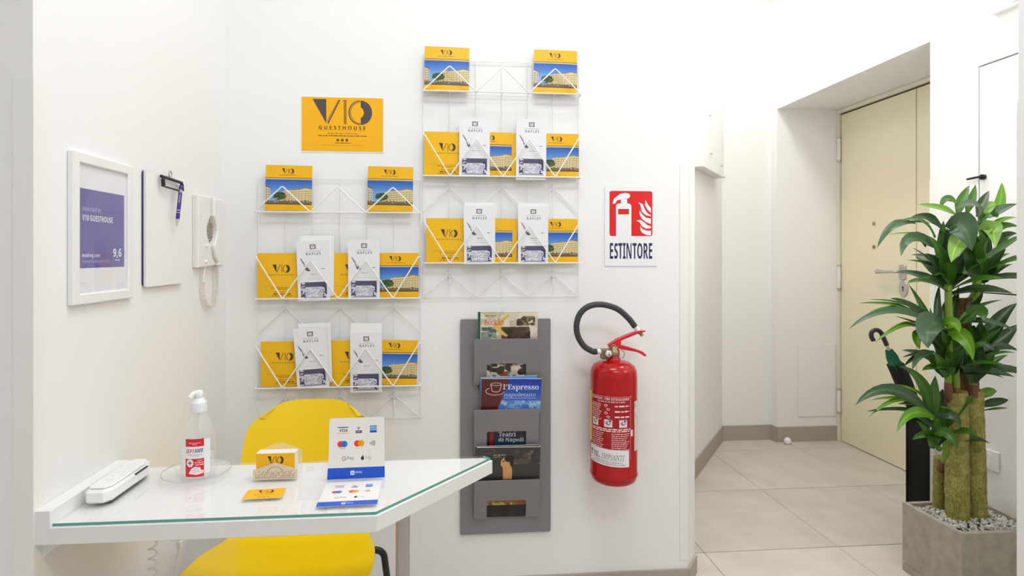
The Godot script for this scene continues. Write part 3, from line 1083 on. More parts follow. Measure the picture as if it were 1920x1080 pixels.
# ---------------------------------------------------------------- corridor with the entrance door
func corridor():
	# front door, deep in its reveal
	var st := begin()
	box(st, Vector3(2.642, 1.1, -3.6275), Vector3(0.044, 2.2, 0.015), 0.002)
	box(st, Vector3(2.642, 2.2115, -3.03), Vector3(0.044, 0.025, 1.208), 0.002)
	box(st, Vector3(2.655, 1.1, -3.03), Vector3(0.012, 2.2, 1.2))
	var door := struct("door_1", st, M.frame_cream, "cream entrance door with a lever handle, deep in its white reveal")
	st = begin()
	box(st, Vector3(2.647, 1.097, -3.31), Vector3(0.016, 2.186, 0.608), 0.002)
	part(door, "door_leaf", st, M.cream)
	st = begin()
	box(st, Vector3(2.647, 1.097, -2.715), Vector3(0.016, 2.186, 0.57), 0.002)
	part(door, "door_leaf", st, M.cream)
	st = begin()
	box(st, Vector3(2.6535, 1.1, -3.004), Vector3(0.004, 2.19, 0.012))
	box(st, Vector3(2.646, 2.196, -3.03), Vector3(0.008, 0.014, 1.18))
	box(st, Vector3(2.652, 0.004, -3.03), Vector3(0.006, 0.006, 1.18))
	part(door, "dark_gap", st, M.gap)
	for y in [1.96, 1.1, 0.27]:
		st = begin()
		tube(st, [Vector3(2.626, y - 0.07, -3.62), Vector3(2.626, y + 0.07, -3.62)], 0.012, 12)
		var hinge := part(door, "hinge", st, M.ivory)
		for s in [-1, 1]:
			st = begin()
			tube(st, [Vector3(2.626, y + s * 0.07, -3.62), Vector3(2.626, y + s * 0.084, -3.62)], 0.0125, 12)
			part(hinge, "hinge_cap", st, M.satin)
	st = begin()
	extrude(st, round_rect(0.048, 0.088, 0.012), 0.0, 0.009, Transform3D(Basis(Vector3.UP, -PI / 2), Vector3(2.639, 1.15, -3.095)), false, 0.002)
	var path := smooth_path([Vector3(2.638, 1.153, -3.09), Vector3(2.6, 1.153, -3.09), Vector3(2.588, 1.153, -3.105), Vector3(2.588, 1.15, -3.16), Vector3(2.59, 1.15, -3.225), Vector3(2.592, 1.149, -3.236)], 5)
	var radii := []
	for k in path.size():
		var f := float(k) / (path.size() - 1)
		radii.append(0.0085 + 0.006 * smoothstep(0.55, 0.9, f) - 0.006 * smoothstep(0.96, 1.0, f))
	tube(st, path, radii, 12)
	part(door, "door_handle", st, M.satin)
	st = begin()
	var plate := Transform3D(Basis(Vector3.UP, -PI / 2), Vector3(2.639, 1.056, -3.088))
	var ring := PackedVector2Array()
	for k in 28:
		ring.append(Vector2(cos(TAU * k / 28) * 0.032, sin(TAU * k / 28) * 0.05))
	extrude(st, ring, 0.0, 0.008, plate, false, 0.002)
	var esc := part(door, "lock_plate", st, M.satin)
	st = begin()
	extrude(st, round_rect(0.012, 0.012, 0.0055, 5, 0.0, 0.006), 0.008, 0.0086, plate)
	extrude(st, round_rect(0.006, 0.022, 0.002, 3, 0.0, -0.006), 0.008, 0.0087, plate)
	part(esc, "keyhole", st, M.black)
	for y in [1.445, 1.3]:
		st = begin()
		lathe(st, [v2(0.012, 0.0), v2(0.012, 0.003), v2(0.009, 0.005), v2(0.0, 0.005)], 20, Transform3D(Basis(Vector3.FORWARD, -PI / 2) * Basis(Vector3.UP, 0.0), Vector3(2.639, y, -3.321)).scaled_local(Vector3(1, 1, 1)))
		part(door, "peephole" if y > 1.4 else "small_lock", st, M.brass if y > 1.4 else M.bronze)
	# flush access panel in the reveal
	var t := thing("access_panel", "flush white rectangular access panel low in the door reveal above the grey skirting", "panel", Vector3(2.478, 0.164, -3.635))
	st = begin()
	box(st, Vector3(0, 0.2425, 0.0015), Vector3(0.27, 0.493, 0.003), 0.0008)
	part(t, "frame", st, M.ivory)
	st = begin()
	box(st, Vector3(0, 0.2425, 0.004), Vector3(0.258, 0.481, 0.004), 0.0012)
	part(t, "cover", st, M.wall)
	# small white stop on the floor
	t = thing("door_stop", "small round white door stop on the floor tiles by the grey skirting", "door stop", Vector3(2.245, 0.0, -3.59))
	st = begin()
	lathe(st, [v2(0.0, 0.0), v2(0.014, 0.0), v2(0.021, 0.006), v2(0.024, 0.018), v2(0.021, 0.032), v2(0.012, 0.041), v2(0.0, 0.043)], 20)
	part(t, "knob", st, M.gloss_white)
	# flat box on the slanting wall
	var along := Vector3(0.872, 0, -1.14).normalized()
	var out := Vector3(1.14, 0, 0.872).normalized()
	var xf := Transform3D(Basis(along, Vector3.UP, out), Vector3(1.36, 1.735, -3.0546))
	t = thing("wall_box", "flat white cabinet high on the slanting corridor wall with small dark catches", "cabinet")
	t.transform = xf
	st = begin()
	box(st, Vector3(0.27, 0.33, 0.03), Vector3(0.56, 0.66, 0.06), 0.003)
	part(t, "body", st, M.wall)
	for p in [Vector3(0.13, 0.09, 0.066), Vector3(0.42, 0.06, 0.066), Vector3(0.5, -0.0, 0.066), Vector3(0.1, 0.3, 0.066)]:
		st = begin()
		tube(st, [p, p + Vector3(0, 0, 0.012)], 0.005, 8)
		tube(st, [p + Vector3(0, 0, 0.01), p + Vector3(-0.012, -0.024, 0.008)], 0.0028, 6)
		part(t, "catch", st, M.satin)
	# cupboard door let into the right-hand wall
	t = thing("cupboard_door", "tall flush white cupboard door with a small dark lever, behind the plant", "cupboard", Vector3(RIGHT, 1.096, -1.82))
	st = begin()
	box(st, Vector3(0.012, 0.466, 0.0), Vector3(0.022, 0.93, 0.732), 0.0015)
	part(t, "door_leaf", st, M.wall)
	st = begin()
	tube(st, [Vector3(0.002, 0.474, -0.345), Vector3(-0.012, 0.474, -0.345)], 0.011, 14)
	tube(st, fillet([Vector3(-0.008, 0.474, -0.345), Vector3(-0.02, 0.475, -0.345), Vector3(-0.02, 0.472, -0.40)], 0.008), 0.0045, 10)
	part(t, "lever", st, M.dark_metal)
	t = thing("wall_cabinet", "shallow white wall cabinet at the top right above the cupboard door", "cabinet", Vector3(RIGHT, 2.212, -1.8))
	st = begin()
	box(st, Vector3(-0.012, 0.3, 0.0), Vector3(0.024, 0.6, 0.634), 0.002)
	part(t, "frame", st, M.wall)
	st = begin()
	box(st, Vector3(-0.027, 0.305, 0.04), Vector3(0.008, 0.585, 0.53), 0.002)
	part(t, "door_leaf", st, M.wall)
	t = thing("wall_socket_plate", "small white blank socket plate low on the wall behind the plant trunks", "socket", Vector3(RIGHT, 0.38, -2.135))
	st = begin()
	box(st, Vector3(-0.005, 0.04, 0.0), Vector3(0.01, 0.08, 0.075), 0.002)
	part(t, "plate", st, M.white)
	st = begin()
	box(st, Vector3(-0.011, 0.04, 0.0), Vector3(0.003, 0.05, 0.03), 0.001)
	part(t, "insert", st, M.gloss_white)

# ---------------------------------------------------------------- things on the left wall
func left_wall_things():
	var t := thing("framed_award", "white framed violet award certificate hanging on the left wall", "picture frame", Vector3(LEFT, 1.145, -1.352), PI / 2)
	var st := begin()
	var w := 0.228
	var h := 0.322
	var b := 0.0225
	for s in [-1, 1]:
		box(st, Vector3(s * (w - b) / 2, h / 2, 0.0065), Vector3(b, h, 0.013), 0.002)
		box(st, Vector3(0, h / 2 + s * (h - b) / 2, 0.0065), Vector3(w - 2 * b + 0.002, b, 0.013), 0.002)
	part(t, "frame", st, M.white)
	st = begin()
	box(st, Vector3(0, h / 2, 0.003), Vector3(w - 2 * b, h - 2 * b, 0.004))
	part(t, "backing", st, M.paper)
	var pr := part(t, "certificate", booklet(w - 2 * b, h - 2 * b, 0.0006, M.award, M.paper), null)
	pr.position = Vector3(0, b, 0.0052)
	st = begin()
	quad(st, Vector3(-w / 2 + b, b, 0.008), Vector3(w / 2 - b, b, 0.008), Vector3(w / 2 - b, h - b, 0.008), Vector3(-w / 2 + b, h - b, 0.008))
	part(t, "glass_pane", st, M.clear)

	t = thing("clipboard", "dark-edged clipboard with white paper hanging between the frame and the intercom", "clipboard", Vector3(LEFT, 1.169, -1.627), PI / 2)
	st = begin()
	extrude(st, round_rect(0.206, 0.3, 0.01, 4, 0.0, 0.15), 0.001, 0.004, Transform3D.IDENTITY, false, 0.0008)
	part(t, "board", st, M.navy)
	for k in 5:
		st = begin()
		var j := 0.0035 * ((k * 7) % 3)
		box(st, Vector3(j * 0.15, 0.1496 - 0.0005 * k, 0.0056 + 0.0013 * k), Vector3(0.2045, 0.2985, 0.0011), 0.0002)
		part(t, "paper", st, M.paper)
	st = begin()
	tube(st, [Vector3(-0.045, 0.291, 0.021), Vector3(0.073, 0.288, 0.021)], 0.0042, 10)
	part(t, "clip_bar", st, M.dark_metal)
	st = begin()
	tube(st, fillet([Vector3(-0.038, 0.29, 0.021), Vector3(-0.04, 0.265, 0.024), Vector3(0.07, 0.262, 0.024), Vector3(0.068, 0.287, 0.021)], 0.008), 0.0024, 8)
	for s in [-1, 1]:
		tube(st, [Vector3(0.015 + s * 0.054, 0.284, 0.023), Vector3(0.015 + s * 0.054, 0.264, 0.024)], 0.005, 10)
	part(t, "clip_lever", st, M.dark_metal)
	st = begin()
	var loop := []
	for k in 15:
		var a := -0.6 + TAU * 0.8 * k / 14
		loop.append(Vector3(0.012 + cos(a) * 0.008, 0.303 + sin(a) * 0.009, 0.018))
	tube(st, loop, 0.0018, 6)
	part(t, "hanging_hook", st, M.steel)

	t = thing("pen", "violet ballpoint pen with silver tip hanging from the clipboard clip", "pen", Vector3(LEFT + 0.031, 1.328, -1.648), PI / 2)
	var tilt := Transform3D(Basis(Vector3.FORWARD, 0.21), Vector3.ZERO)
	st = begin()
	lathe(st, [v2(0.0044, 0.022), v2(0.005, 0.024), v2(0.005, 0.098), v2(0.0044, 0.099), v2(0.0, 0.099)], 16, tilt)
	part(t, "barrel", st, M.pen)
	st = begin()
	lathe(st, [v2(0.0, 0.0), v2(0.0012, 0.001), v2(0.0015, 0.004), v2(0.0046, 0.02), v2(0.0046, 0.022), v2(0.0, 0.022)], 16, tilt)
	part(t, "tip", st, M.satin)
	st = begin()
	for y in [0.039, 0.046]:
		lathe(st, [v2(0.005, y), v2(0.0053, y), v2(0.0053, y + 0.003), v2(0.005, y + 0.003)], 16, tilt)
	part(t, "ring", st, M.steel)
	st = begin()
	lathe(st, [v2(0.0046, 0.099), v2(0.0052, 0.1), v2(0.0052, 0.107), v2(0.0, 0.107)], 16, tilt)
	box(st, Vector3(-0.006, 0.088, 0.002), Vector3(0.0016, 0.04, 0.0035), 0.0004, tilt)
	part(t, "pocket_clip", st, M.steel)
	st = begin()
	lathe(st, [v2(0.0046, 0.107), v2(0.0046, 0.12), v2(0.003, 0.122), v2(0.0, 0.122)], 16, tilt)
	part(t, "push_cap", st, M.pen)

	t = thing("intercom", "white intercom handset with ribbed grille on the left wall near the corner", "intercom", Vector3(LEFT, 1.211, -1.9025), PI / 2)
	st = begin()
	box(st, Vector3(0, 0.112, 0.004), Vector3(0.175, 0.224, 0.008), 0.002)
	part(t, "back_plate", st, M.ivory)
	st = begin()
	var p := PackedVector2Array([v2(-0.0875, 0.0), v2(0.03, 0.004), v2(0.042, 0.012)])
	p.append_array(PackedVector2Array([v2(0.02, 0.03), v2(0.012, 0.05), v2(0.006, 0.06)]))
	for k in 9:
		var f := k / 8.0
		p.append(v2(0.004 - 0.03 * sin(PI * f), 0.068 + 0.098 * f))
	p.append_array(PackedVector2Array([v2(0.004, 0.224), v2(-0.0875, 0.224)]))
	extrude(st, p, 0.007, 0.019, Transform3D.IDENTITY, false, 0.002)
	part(t, "body", st, M.white)
	st = begin()
	p = PackedVector2Array([v2(0.044, 0.006), v2(0.0875, 0.0), v2(0.0875, 0.224), v2(0.008, 0.224)])
	for k in 9:
		var f := 1.0 - k / 8.0
		p.append(v2(0.008 + 0.026 * sin(PI * f), 0.068 + 0.098 * f))
	p.append_array(PackedVector2Array([v2(0.01, 0.06), v2(0.016, 0.048), v2(0.026, 0.03), v2(0.046, 0.014)]))
	extrude(st, p, 0.007, 0.029, Transform3D.IDENTITY, false, 0.003)
	part(t, "handset", st, M.white)
	for k in 9:
		st = begin()
		var y := 0.09 + 0.0065 * k
		box(st, Vector3(0.006, y, 0.012), Vector3(0.05, 0.0035, 0.008), 0.001)
		part(t, "grille_rib", st, M.grille)
	for q in [v2(-0.035, 0.018), v2(-0.03, 0.068)]:
		st = begin()
		lathe(st, [v2(0.006, 0.0), v2(0.006, 0.003), v2(0.004, 0.005), v2(0.0, 0.005)], 16, Transform3D(Basis(Vector3.RIGHT, PI / 2), Vector3(q.x, q.y, 0.019)))
		part(t, "button", st, M.gloss_white)
	st = begin()
	tube(st, coil(smooth_path([Vector3(0.062, 0.0, 0.016), Vector3(0.064, -0.05, 0.015), Vector3(0.06, -0.1, 0.014), Vector3(0.03, -0.128, 0.012), Vector3(-0.01, -0.118, 0.012), Vector3(-0.034, -0.08, 0.012), Vector3(-0.038, -0.045, 0.012)]), 44, 0.0042), 0.0013, 5)
	tube(st, [Vector3(-0.038, -0.05, 0.012), Vector3(-0.03, 0.004, 0.014)], 0.003, 8)
	tube(st, [Vector3(0.062, 0.006, 0.016), Vector3(0.062, -0.014, 0.016)], 0.004, 8)
	part(t, "coiled_cord", st, M.ivory)

# ---------------------------------------------------------------- desk and what lies on it
const TOP := 0.739

func desk_things():
	var t := thing("desk", "white wall-fixed desk with an angled end, glass top and one metal leg", "desk", Vector3(-0.75, 0, -1.3))
	var o := Vector2(0.75, 1.3)
	var outline := [v2(-0.75, -1.143), v2(-0.139, -1.143), v2(0.114, -1.429), v2(0.094, -1.447), v2(-0.75, -1.447)]
	var foot := []
	for q in outline:
		foot.append(q + o)
	var st := begin()
	prism(st, foot, 0.699, 0.7328, 0.0015)
	part(t, "tabletop", st, M.white)
	var inner := [v2(-0.748, -1.146), v2(-0.141, -1.146), v2(0.109, -1.4285), v2(0.092, -1.4445), v2(-0.748, -1.4445)]
	st = begin()
	var gp := []
	for q in inner:
		gp.append(Vector3(q.x + o.x, TOP, q.y + o.y))
	for k in range(1, 4):
		tri(st, gp[0], gp[k], gp[k + 1])
	part(t, "glass_top", st, M.clear)
	st = begin()
	for k in 3:
		var a: Vector3 = gp[k]
		var b: Vector3 = gp[(k + 1) % 5]
		var d := Vector3(0, -0.0058, 0)
		quad(st, a + d, b + d, b, a)
	part(t, "glass_edge", st, M.glass_edge)
	st = begin()
	box(st, Vector3(-0.0148, 0.732, 0.022), Vector3(0.0296, 0.066, 0.27), 0.0015)
	part(t, "upstand", st, M.white)
	st = begin()
	extrude(st, PackedVector2Array([v2(-0.029, 0.0), v2(0.012, 0.0), v2(-0.029, -0.035)]), -0.01, 0.006, Transform3D(Basis.IDENTITY, Vector3(0.0, 0.699, 0.13)))
	part(t, "bracket", st, M.white)
	st = begin()
	extrude(st, round_rect(0.03, 0.03, 0.008, 4), 0.0, 0.7, Transform3D(Basis(Vector3.RIGHT, -PI / 2), Vector3(0.652, 0.0, 0.02)), true)
	part(t, "leg", st, M.steel)

	# white handset lying by the wall
	t = thing("desk_phone", "white corded telephone handset lying on the desk along the left wall", "telephone", Vector3(-0.712, TOP, -1.308))
	var hexa := PackedVector2Array([v2(-0.026, 0.08), v2(-0.018, 0.09), v2(0.014, 0.09), v2(0.026, 0.072), v2(0.029, -0.06), v2(0.016, -0.088), v2(-0.014, -0.09), v2(-0.027, -0.074)])
	var flat := Transform3D(Basis(Vector3(1, 0, 0), Vector3(0, 0, 1), Vector3(0, -1, 0)), Vector3(0, 0.034, 0))
	var up := Transform3D(Basis(Vector3(1, 0, 0), Vector3(0, 0, -1), Vector3(0, 1, 0)), Vector3.ZERO)
	var flip := PackedVector2Array()
	for q in hexa:
		flip.append(v2(q.x, -q.y))
	st = begin()
	extrude(st, flip, 0.0035, 0.031, up, false, 0.005)
	part(t, "body", st, M.gloss_white)
	var lid := PackedVector2Array()
	for q in flip:
		lid.append(q * v2(0.84, 0.92))
	st = begin()
	extrude(st, lid, 0.031, 0.0355, up, false, 0.002)
	part(t, "top_plate", st, M.gloss_white)
	st = begin()
	box(st, Vector3(0.0275, 0.027, -0.03), Vector3(0.004, 0.003, 0.05), 0.0005)
	part(t, "finger_slot", st, M.rubber)
	st = begin()
	box(st, Vector3(0.002, 0.002, 0), Vector3(0.036, 0.004, 0.14), 0.001)
	part(t, "rubber_foot", st, M.rubber)
	for k in 3:
		st = begin()
		extrude(st, round_rect(0.018, 0.009, 0.004, 3, 0.0, -0.04 + 0.022 * k), 0.0355, 0.0365, up)
		part(t, "key", st, M.white)

	t = thing("coiled_cord", "white spiral telephone cord hanging below the desk near the left wall", "cord", Vector3(-0.705, 0.285, -1.43))
	st = begin()
	tube(st, coil([Vector3(0, 0.4, 0), Vector3(0.001, 0.28, 0.002), Vector3(0.001, 0.0, 0.0)], 17, 0.0085), 0.0024, 6)
	part(t, "spiral", st, M.gloss_white)
	t = thing("cable_clip", "small white cable clip and looped lead under the desk beside the spiral cord", "cable", Vector3(-0.72, 0.34, -1.5))
	st = begin()
	tube(st, smooth_path([Vector3(0.02, 0.34, 0.02), Vector3(0.012, 0.21, 0.0), Vector3(0.04, 0.19, 0.0), Vector3(0.05, 0.215, 0.0), Vector3(0.046, 0.18, 0.0), Vector3(0.035, 0.1, 0.0), Vector3(0.05, 0.06, 0.0), Vector3(0.09, 0.07, 0.01)]), 0.0034, 7)
	part(t, "lead", st, M.gloss_white)
	st = begin()
	box(st, Vector3(0.046, 0.178, 0.002), Vector3(0.013, 0.02, 0.01), 0.003)
	part(t, "clip", st, M.gloss_white)

	t = thing("glass_dish", "round clear glass dish under the sanitiser bottle", "dish", Vector3(-0.576, TOP, -1.366))
	st = begin()
	lathe(st, [v2(0.0, 0.002), v2(0.042, 0.002), v2(0.06, 0.006), v2(0.0725, 0.014), v2(0.0735, 0.0145), v2(0.0725, 0.013), v2(0.06, 0.0045), v2(0.042, 0.0), v2(0.0, 0.0)], 48)
	part(t, "bowl", st, M.clear_body)
	st = begin()
	var rim := []
	for k in 48:
		rim.append(Vector3(cos(TAU * k / 48) * 0.0728, 0.0142, sin(TAU * k / 48) * 0.0728))
	tube(st, rim, 0.0011, 6, false, true)
	part(t, "rim", st, glassy(Color(0.75, 0.8, 0.78, 0.35)))

	t = thing("sanitiser_bottle", "clear hand sanitiser pump bottle with a red and white label", "bottle", Vector3(-0.574, TOP + 0.0022, -1.37))
	t.scale = Vector3(1.0, 0.955, 1.0)
	st = begin()
	lathe(st, [v2(0.0, 0.0), v2(0.034, 0.0), v2(0.0375, 0.004), v2(0.038, 0.02), v2(0.0375, 0.09), v2(0.0355, 0.104), v2(0.029, 0.122), v2(0.02, 0.142), v2(0.0155, 0.152), v2(0.0145, 0.158)], 40, Transform3D.IDENTITY, 1.0, 0.82)
	part(t, "bottle_body", st, M.clear_body)
	st = begin()
	lathe(st, [v2(0.0, 0.003), v2(0.034, 0.003), v2(0.0365, 0.008), v2(0.0365, 0.05), v2(0.0, 0.05)], 40, Transform3D.IDENTITY, 1.0, 0.82)
	part(t, "gel", st, M.clear_body)
	st = begin()
	patch(st, 0.0388, -1.05, 1.0, 0.012, 0.094, 20)
	part(t, "label_band", st, M.paper).scale = Vector3(1, 1, 0.82)
	st = begin()
	patch(st, 0.0392, -0.42, 0.62, 0.006, 0.096, 20)
	var lb := part(t, "label", st, M.gel_label)
	lb.scale = Vector3(1, 1, 0.82)
	st = begin()
	lathe(st, [v2(0.0172, 0.154), v2(0.0172, 0.176), v2(0.016, 0.178), v2(0.0125, 0.179), v2(0.012, 0.186), v2(0.0, 0.186)], 28)
	for k in 28:
		var a := TAU * k / 28
		box(st, Vector3(cos(a) * 0.0173, 0.165, sin(a) * 0.0173), Vector3(0.0012, 0.02, 0.0012))
	var cap := part(t, "cap", st, M.gloss_white)
	st = begin()
	lathe(st, [v2(0.0, 0.186), v2(0.0085, 0.186), v2(0.0095, 0.19), v2(0.0095, 0.2), v2(0.007, 0.204), v2(0.0, 0.205)], 20)
	tube(st, fillet([Vector3(0, 0.199, 0.0), Vector3(-0.008, 0.199, 0.012), Vector3(-0.012, 0.19, 0.018)], 0.006), 0.0055, 10)
	part(cap, "pump_head", st, M.gloss_white)
	st = begin()
	tube(st, [Vector3(0, 0.154, 0), Vector3(0.004, 0.01, 0)], 0.0022, 8)
	part(t, "dip_tube", st, M.white)

	# card holder with its cards
	t = thing("card_holder", "clear acrylic visiting card holder with a palace print on its front", "card holder", Vector3(-0.39, TOP, -1.345))
	st = begin()
	extrude(st, PackedVector2Array([v2(-0.049, 0.0), v2(0.049, 0.0), v2(0.049, 0.022), v2(0.0, 0.038), v2(-0.049, 0.022)]), 0.0, 0.0025, Transform3D(Basis.IDENTITY, Vector3(0, 0, 0.012)))
	part(t, "front_panel", st, M.holder_print)
	st = begin()
	extrude(st, PackedVector2Array([v2(-0.049, 0.0), v2(0.049, 0.0), v2(0.049, 0.054), v2(0.006, 0.072), v2(-0.006, 0.072), v2(-0.049, 0.054)]), 0.0, 0.0022, Transform3D(Basis.IDENTITY, Vector3(0.003, 0, -0.022)))
	part(t, "back_panel", st, glassy(Color(1, 0.98, 0.94, 0.14)))
	st = begin()
	box(st, Vector3(0.001, 0.001, -0.005), Vector3(0.098, 0.002, 0.036))
	part(t, "base", st, M.clear_body)
	for k in 9:
		var c := thing("visiting_card", "yellow visiting card standing in the clear holder, front of the stack" if k == 8 else "white-edged visiting card, %s from the front of the stack in the clear holder" % ["ninth", "eighth", "seventh", "sixth", "fifth", "fourth", "third", "second"][mini(k, 7)], "card", Vector3(-0.39, TOP + 0.0022, -1.3625 + 0.0032 * k), 0.0, "visiting cards in the holder")
		part(c, "card", booklet(0.086, 0.056, 0.0028, M.visiting_card, M.paper), null)
	t = thing("visiting_card", "yellow visiting card lying flat on the glass desk top", "card", Vector3(-0.3885, TOP + 0.0004, -1.251), 0.05)
	var lying := part(t, "card", booklet(0.08, 0.049, 0.0006, M.visiting_card, M.paper), null)
	lying.rotation.x = -PI / 2
	lying.position = Vector3(0, 0, 0.0245)

	# card payment display: tilted panel on a foot
	t = thing("payment_sign", "upright cream card-payment sign with a blue band standing on the desk", "sign", Vector3(-0.2065, TOP, -1.318), 0.03)
	var lean := Transform3D(Basis(Vector3.RIGHT, -0.12), Vector3(0, 0.001, 0.0))
	st = begin()
	var pp := PackedVector2Array([v2(-0.0645, 0.0), v2(0.0645, 0.0)])
	var top := round_rect(0.124, 0.07, 0.006, 4, 0.0, 0.1)
	for k in 12:
		pp.append(top[k])
	extrude(st, pp, -0.0025, 0.0, lean)
	part(t, "panel", st, M.payment)
	st = begin()
	extrude(st, PackedVector2Array([v2(-0.0, 0.0), v2(0.045, 0.0), v2(0.0, 0.06)]), -0.0012, 0.0012, Transform3D(Basis(Vector3.UP, PI / 2), Vector3(0.03, 0, -0.004)))
	part(t, "strut", st, M.clear_body)
	t = thing("payment_leaflet", "flat card-payment leaflet lying on the desk in front of the upright sign", "leaflet", Vector3(-0.2055, TOP + 0.0004, -1.2385), 0.03)
	var fl := part(t, "sheet", booklet(0.122, 0.122, 0.0005, M.payment, M.paper), null)
	fl.rotation.x = -PI / 2
	fl.position = Vector3(0, 0, 0.061)

# ---------------------------------------------------------------- chair
func shell_point(u: float, v: float) -> Vector3:
	# v: 0 front lip .. 1 top of the back; u: -1 .. 1 across; +z is the front
	var c := Curve2D.new()
	var keys := [[0.0, 0.235, 0.395, 0.205], [0.1, 0.215, 0.428, 0.222], [0.25, 0.12, 0.43, 0.236], [0.4, 0.0, 0.424, 0.228], [0.5, -0.1, 0.428, 0.204], [0.58, -0.16, 0.452, 0.186], [0.66, -0.192, 0.51, 0.186], [0.78, -0.226, 0.6, 0.2], [0.9, -0.256, 0.7, 0.192], [1.0, -0.282, 0.784, 0.166]]
	var i := 0
	while i < keys.size() - 2 and v > keys[i + 1][0]:
		i += 1
	var a: Array = keys[maxi(i - 1, 0)]
	var b: Array = keys[i]
	var d: Array = keys[i + 1]
	var e: Array = keys[mini(i + 2, keys.size() - 1)]
	var f: float = (v - b[0]) / (d[0] - b[0])
	var z := cubic_interpolate(b[1], d[1], a[1], e[1], f)
	var y := cubic_interpolate(b[2], d[2], a[2], e[2], f)
	var w := cubic_interpolate(b[3], d[3], a[3], e[3], f)
	var au := absf(u)
	# round off the top corners and front corners
	if v > 0.88:
		var k := (v - 0.88) / 0.12
		y -= 0.05 * pow(au, 4.0) * k * k
		w -= 0.02 * k * k * pow(au, 2.0)
	if v < 0.1:
		z -= 0.05 * pow(au, 4.0) * (1.0 - v / 0.1)
	var cup := smoothstep(0.35, 0.6, v)
	y += lerpf(0.02 * au * au * smoothstep(0.0, 0.25, v), 0.0, cup)
	z += lerpf(0.0, 0.035 * au * au, cup)
	return Vector3(u * w, y, z)

func chair():
	var t := thing("shell_chair", "bright yellow moulded shell chair with black tube legs behind the desk", "chair", Vector3(-0.428, 0, -1.6))
	var nu := 20
	var nv := 44
	var P := []
	var N := []
	for j in nv + 1:
		var rowp := []
		var rown := []
		for i in nu + 1:
			var u := -1.0 + 2.0 * i / nu
			var v := float(j) / nv
			var p := shell_point(u, v)
			var du := shell_point(minf(u + 0.02, 1.0), v) - shell_point(maxf(u - 0.02, -1.0), v)
			var dv := shell_point(u, minf(v + 0.01, 1.0)) - shell_point(u, maxf(v - 0.01, 0.0))
			rowp.append(p)
			rown.append(du.cross(dv).normalized())
		P.append(rowp)
		N.append(rown)
	var th := 0.006
	var st := begin()
	st.set_smooth_group(1)
	for j in nv:
		for i in nu:
			quad(st, P[j][i], P[j][i + 1], P[j + 1][i + 1], P[j + 1][i])
	st.set_smooth_group(2)
	for j in nv:
		for i in nu:
			quad(st, P[j][i] - N[j][i] * th, P[j + 1][i] - N[j + 1][i] * th, P[j + 1][i + 1] - N[j + 1][i + 1] * th, P[j][i + 1] - N[j][i + 1] * th)
	st.set_smooth_group(3)
	for j in nv:
		for i in [0, nu]:
			var a: Vector3 = P[j][i]
			var b: Vector3 = P[j + 1][i]
			var a2: Vector3 = a - N[j][i] * th
			var b2: Vector3 = b - N[j + 1][i] * th
			if i == 0:
				quad(st, a2, a, b, b2)
			else:
				quad(st, a, a2, b2, b)
	for i in nu:
		quad(st, P[0][i] - N[0][i] * th, P[0][i + 1] - N[0][i + 1] * th, P[0][i + 1], P[0][i])
		quad(st, P[nv][i], P[nv][i + 1], P[nv][i + 1] - N[nv][i + 1] * th, P[nv][i] - N[nv][i] * th)
	part(t, "shell", st, M.yellow)
	for s in [-1, 1]:
		st = begin()
		tube(st, fillet([Vector3(s * 0.02, 0.409, -0.02), Vector3(s * 0.248, 0.415, -0.035), Vector3(s * 0.285, 0.0, -0.13)], 0.03, 6), 0.0095, 12)
		part(t, "leg", st, M.black)
		st = begin()
		tube(st, fillet([Vector3(s * 0.02, 0.404, 0.06), Vector3(s * 0.2, 0.404, 0.08), Vector3(s * 0.25, 0.0, 0.22)], 0.05, 6), 0.0095, 12)
		part(t, "leg", st, M.black)
	st = begin()
	box(st, Vector3(0, 0.404, 0.02), Vector3(0.16, 0.014, 0.2), 0.003)
	part(t, "seat_bracket", st, M.black)

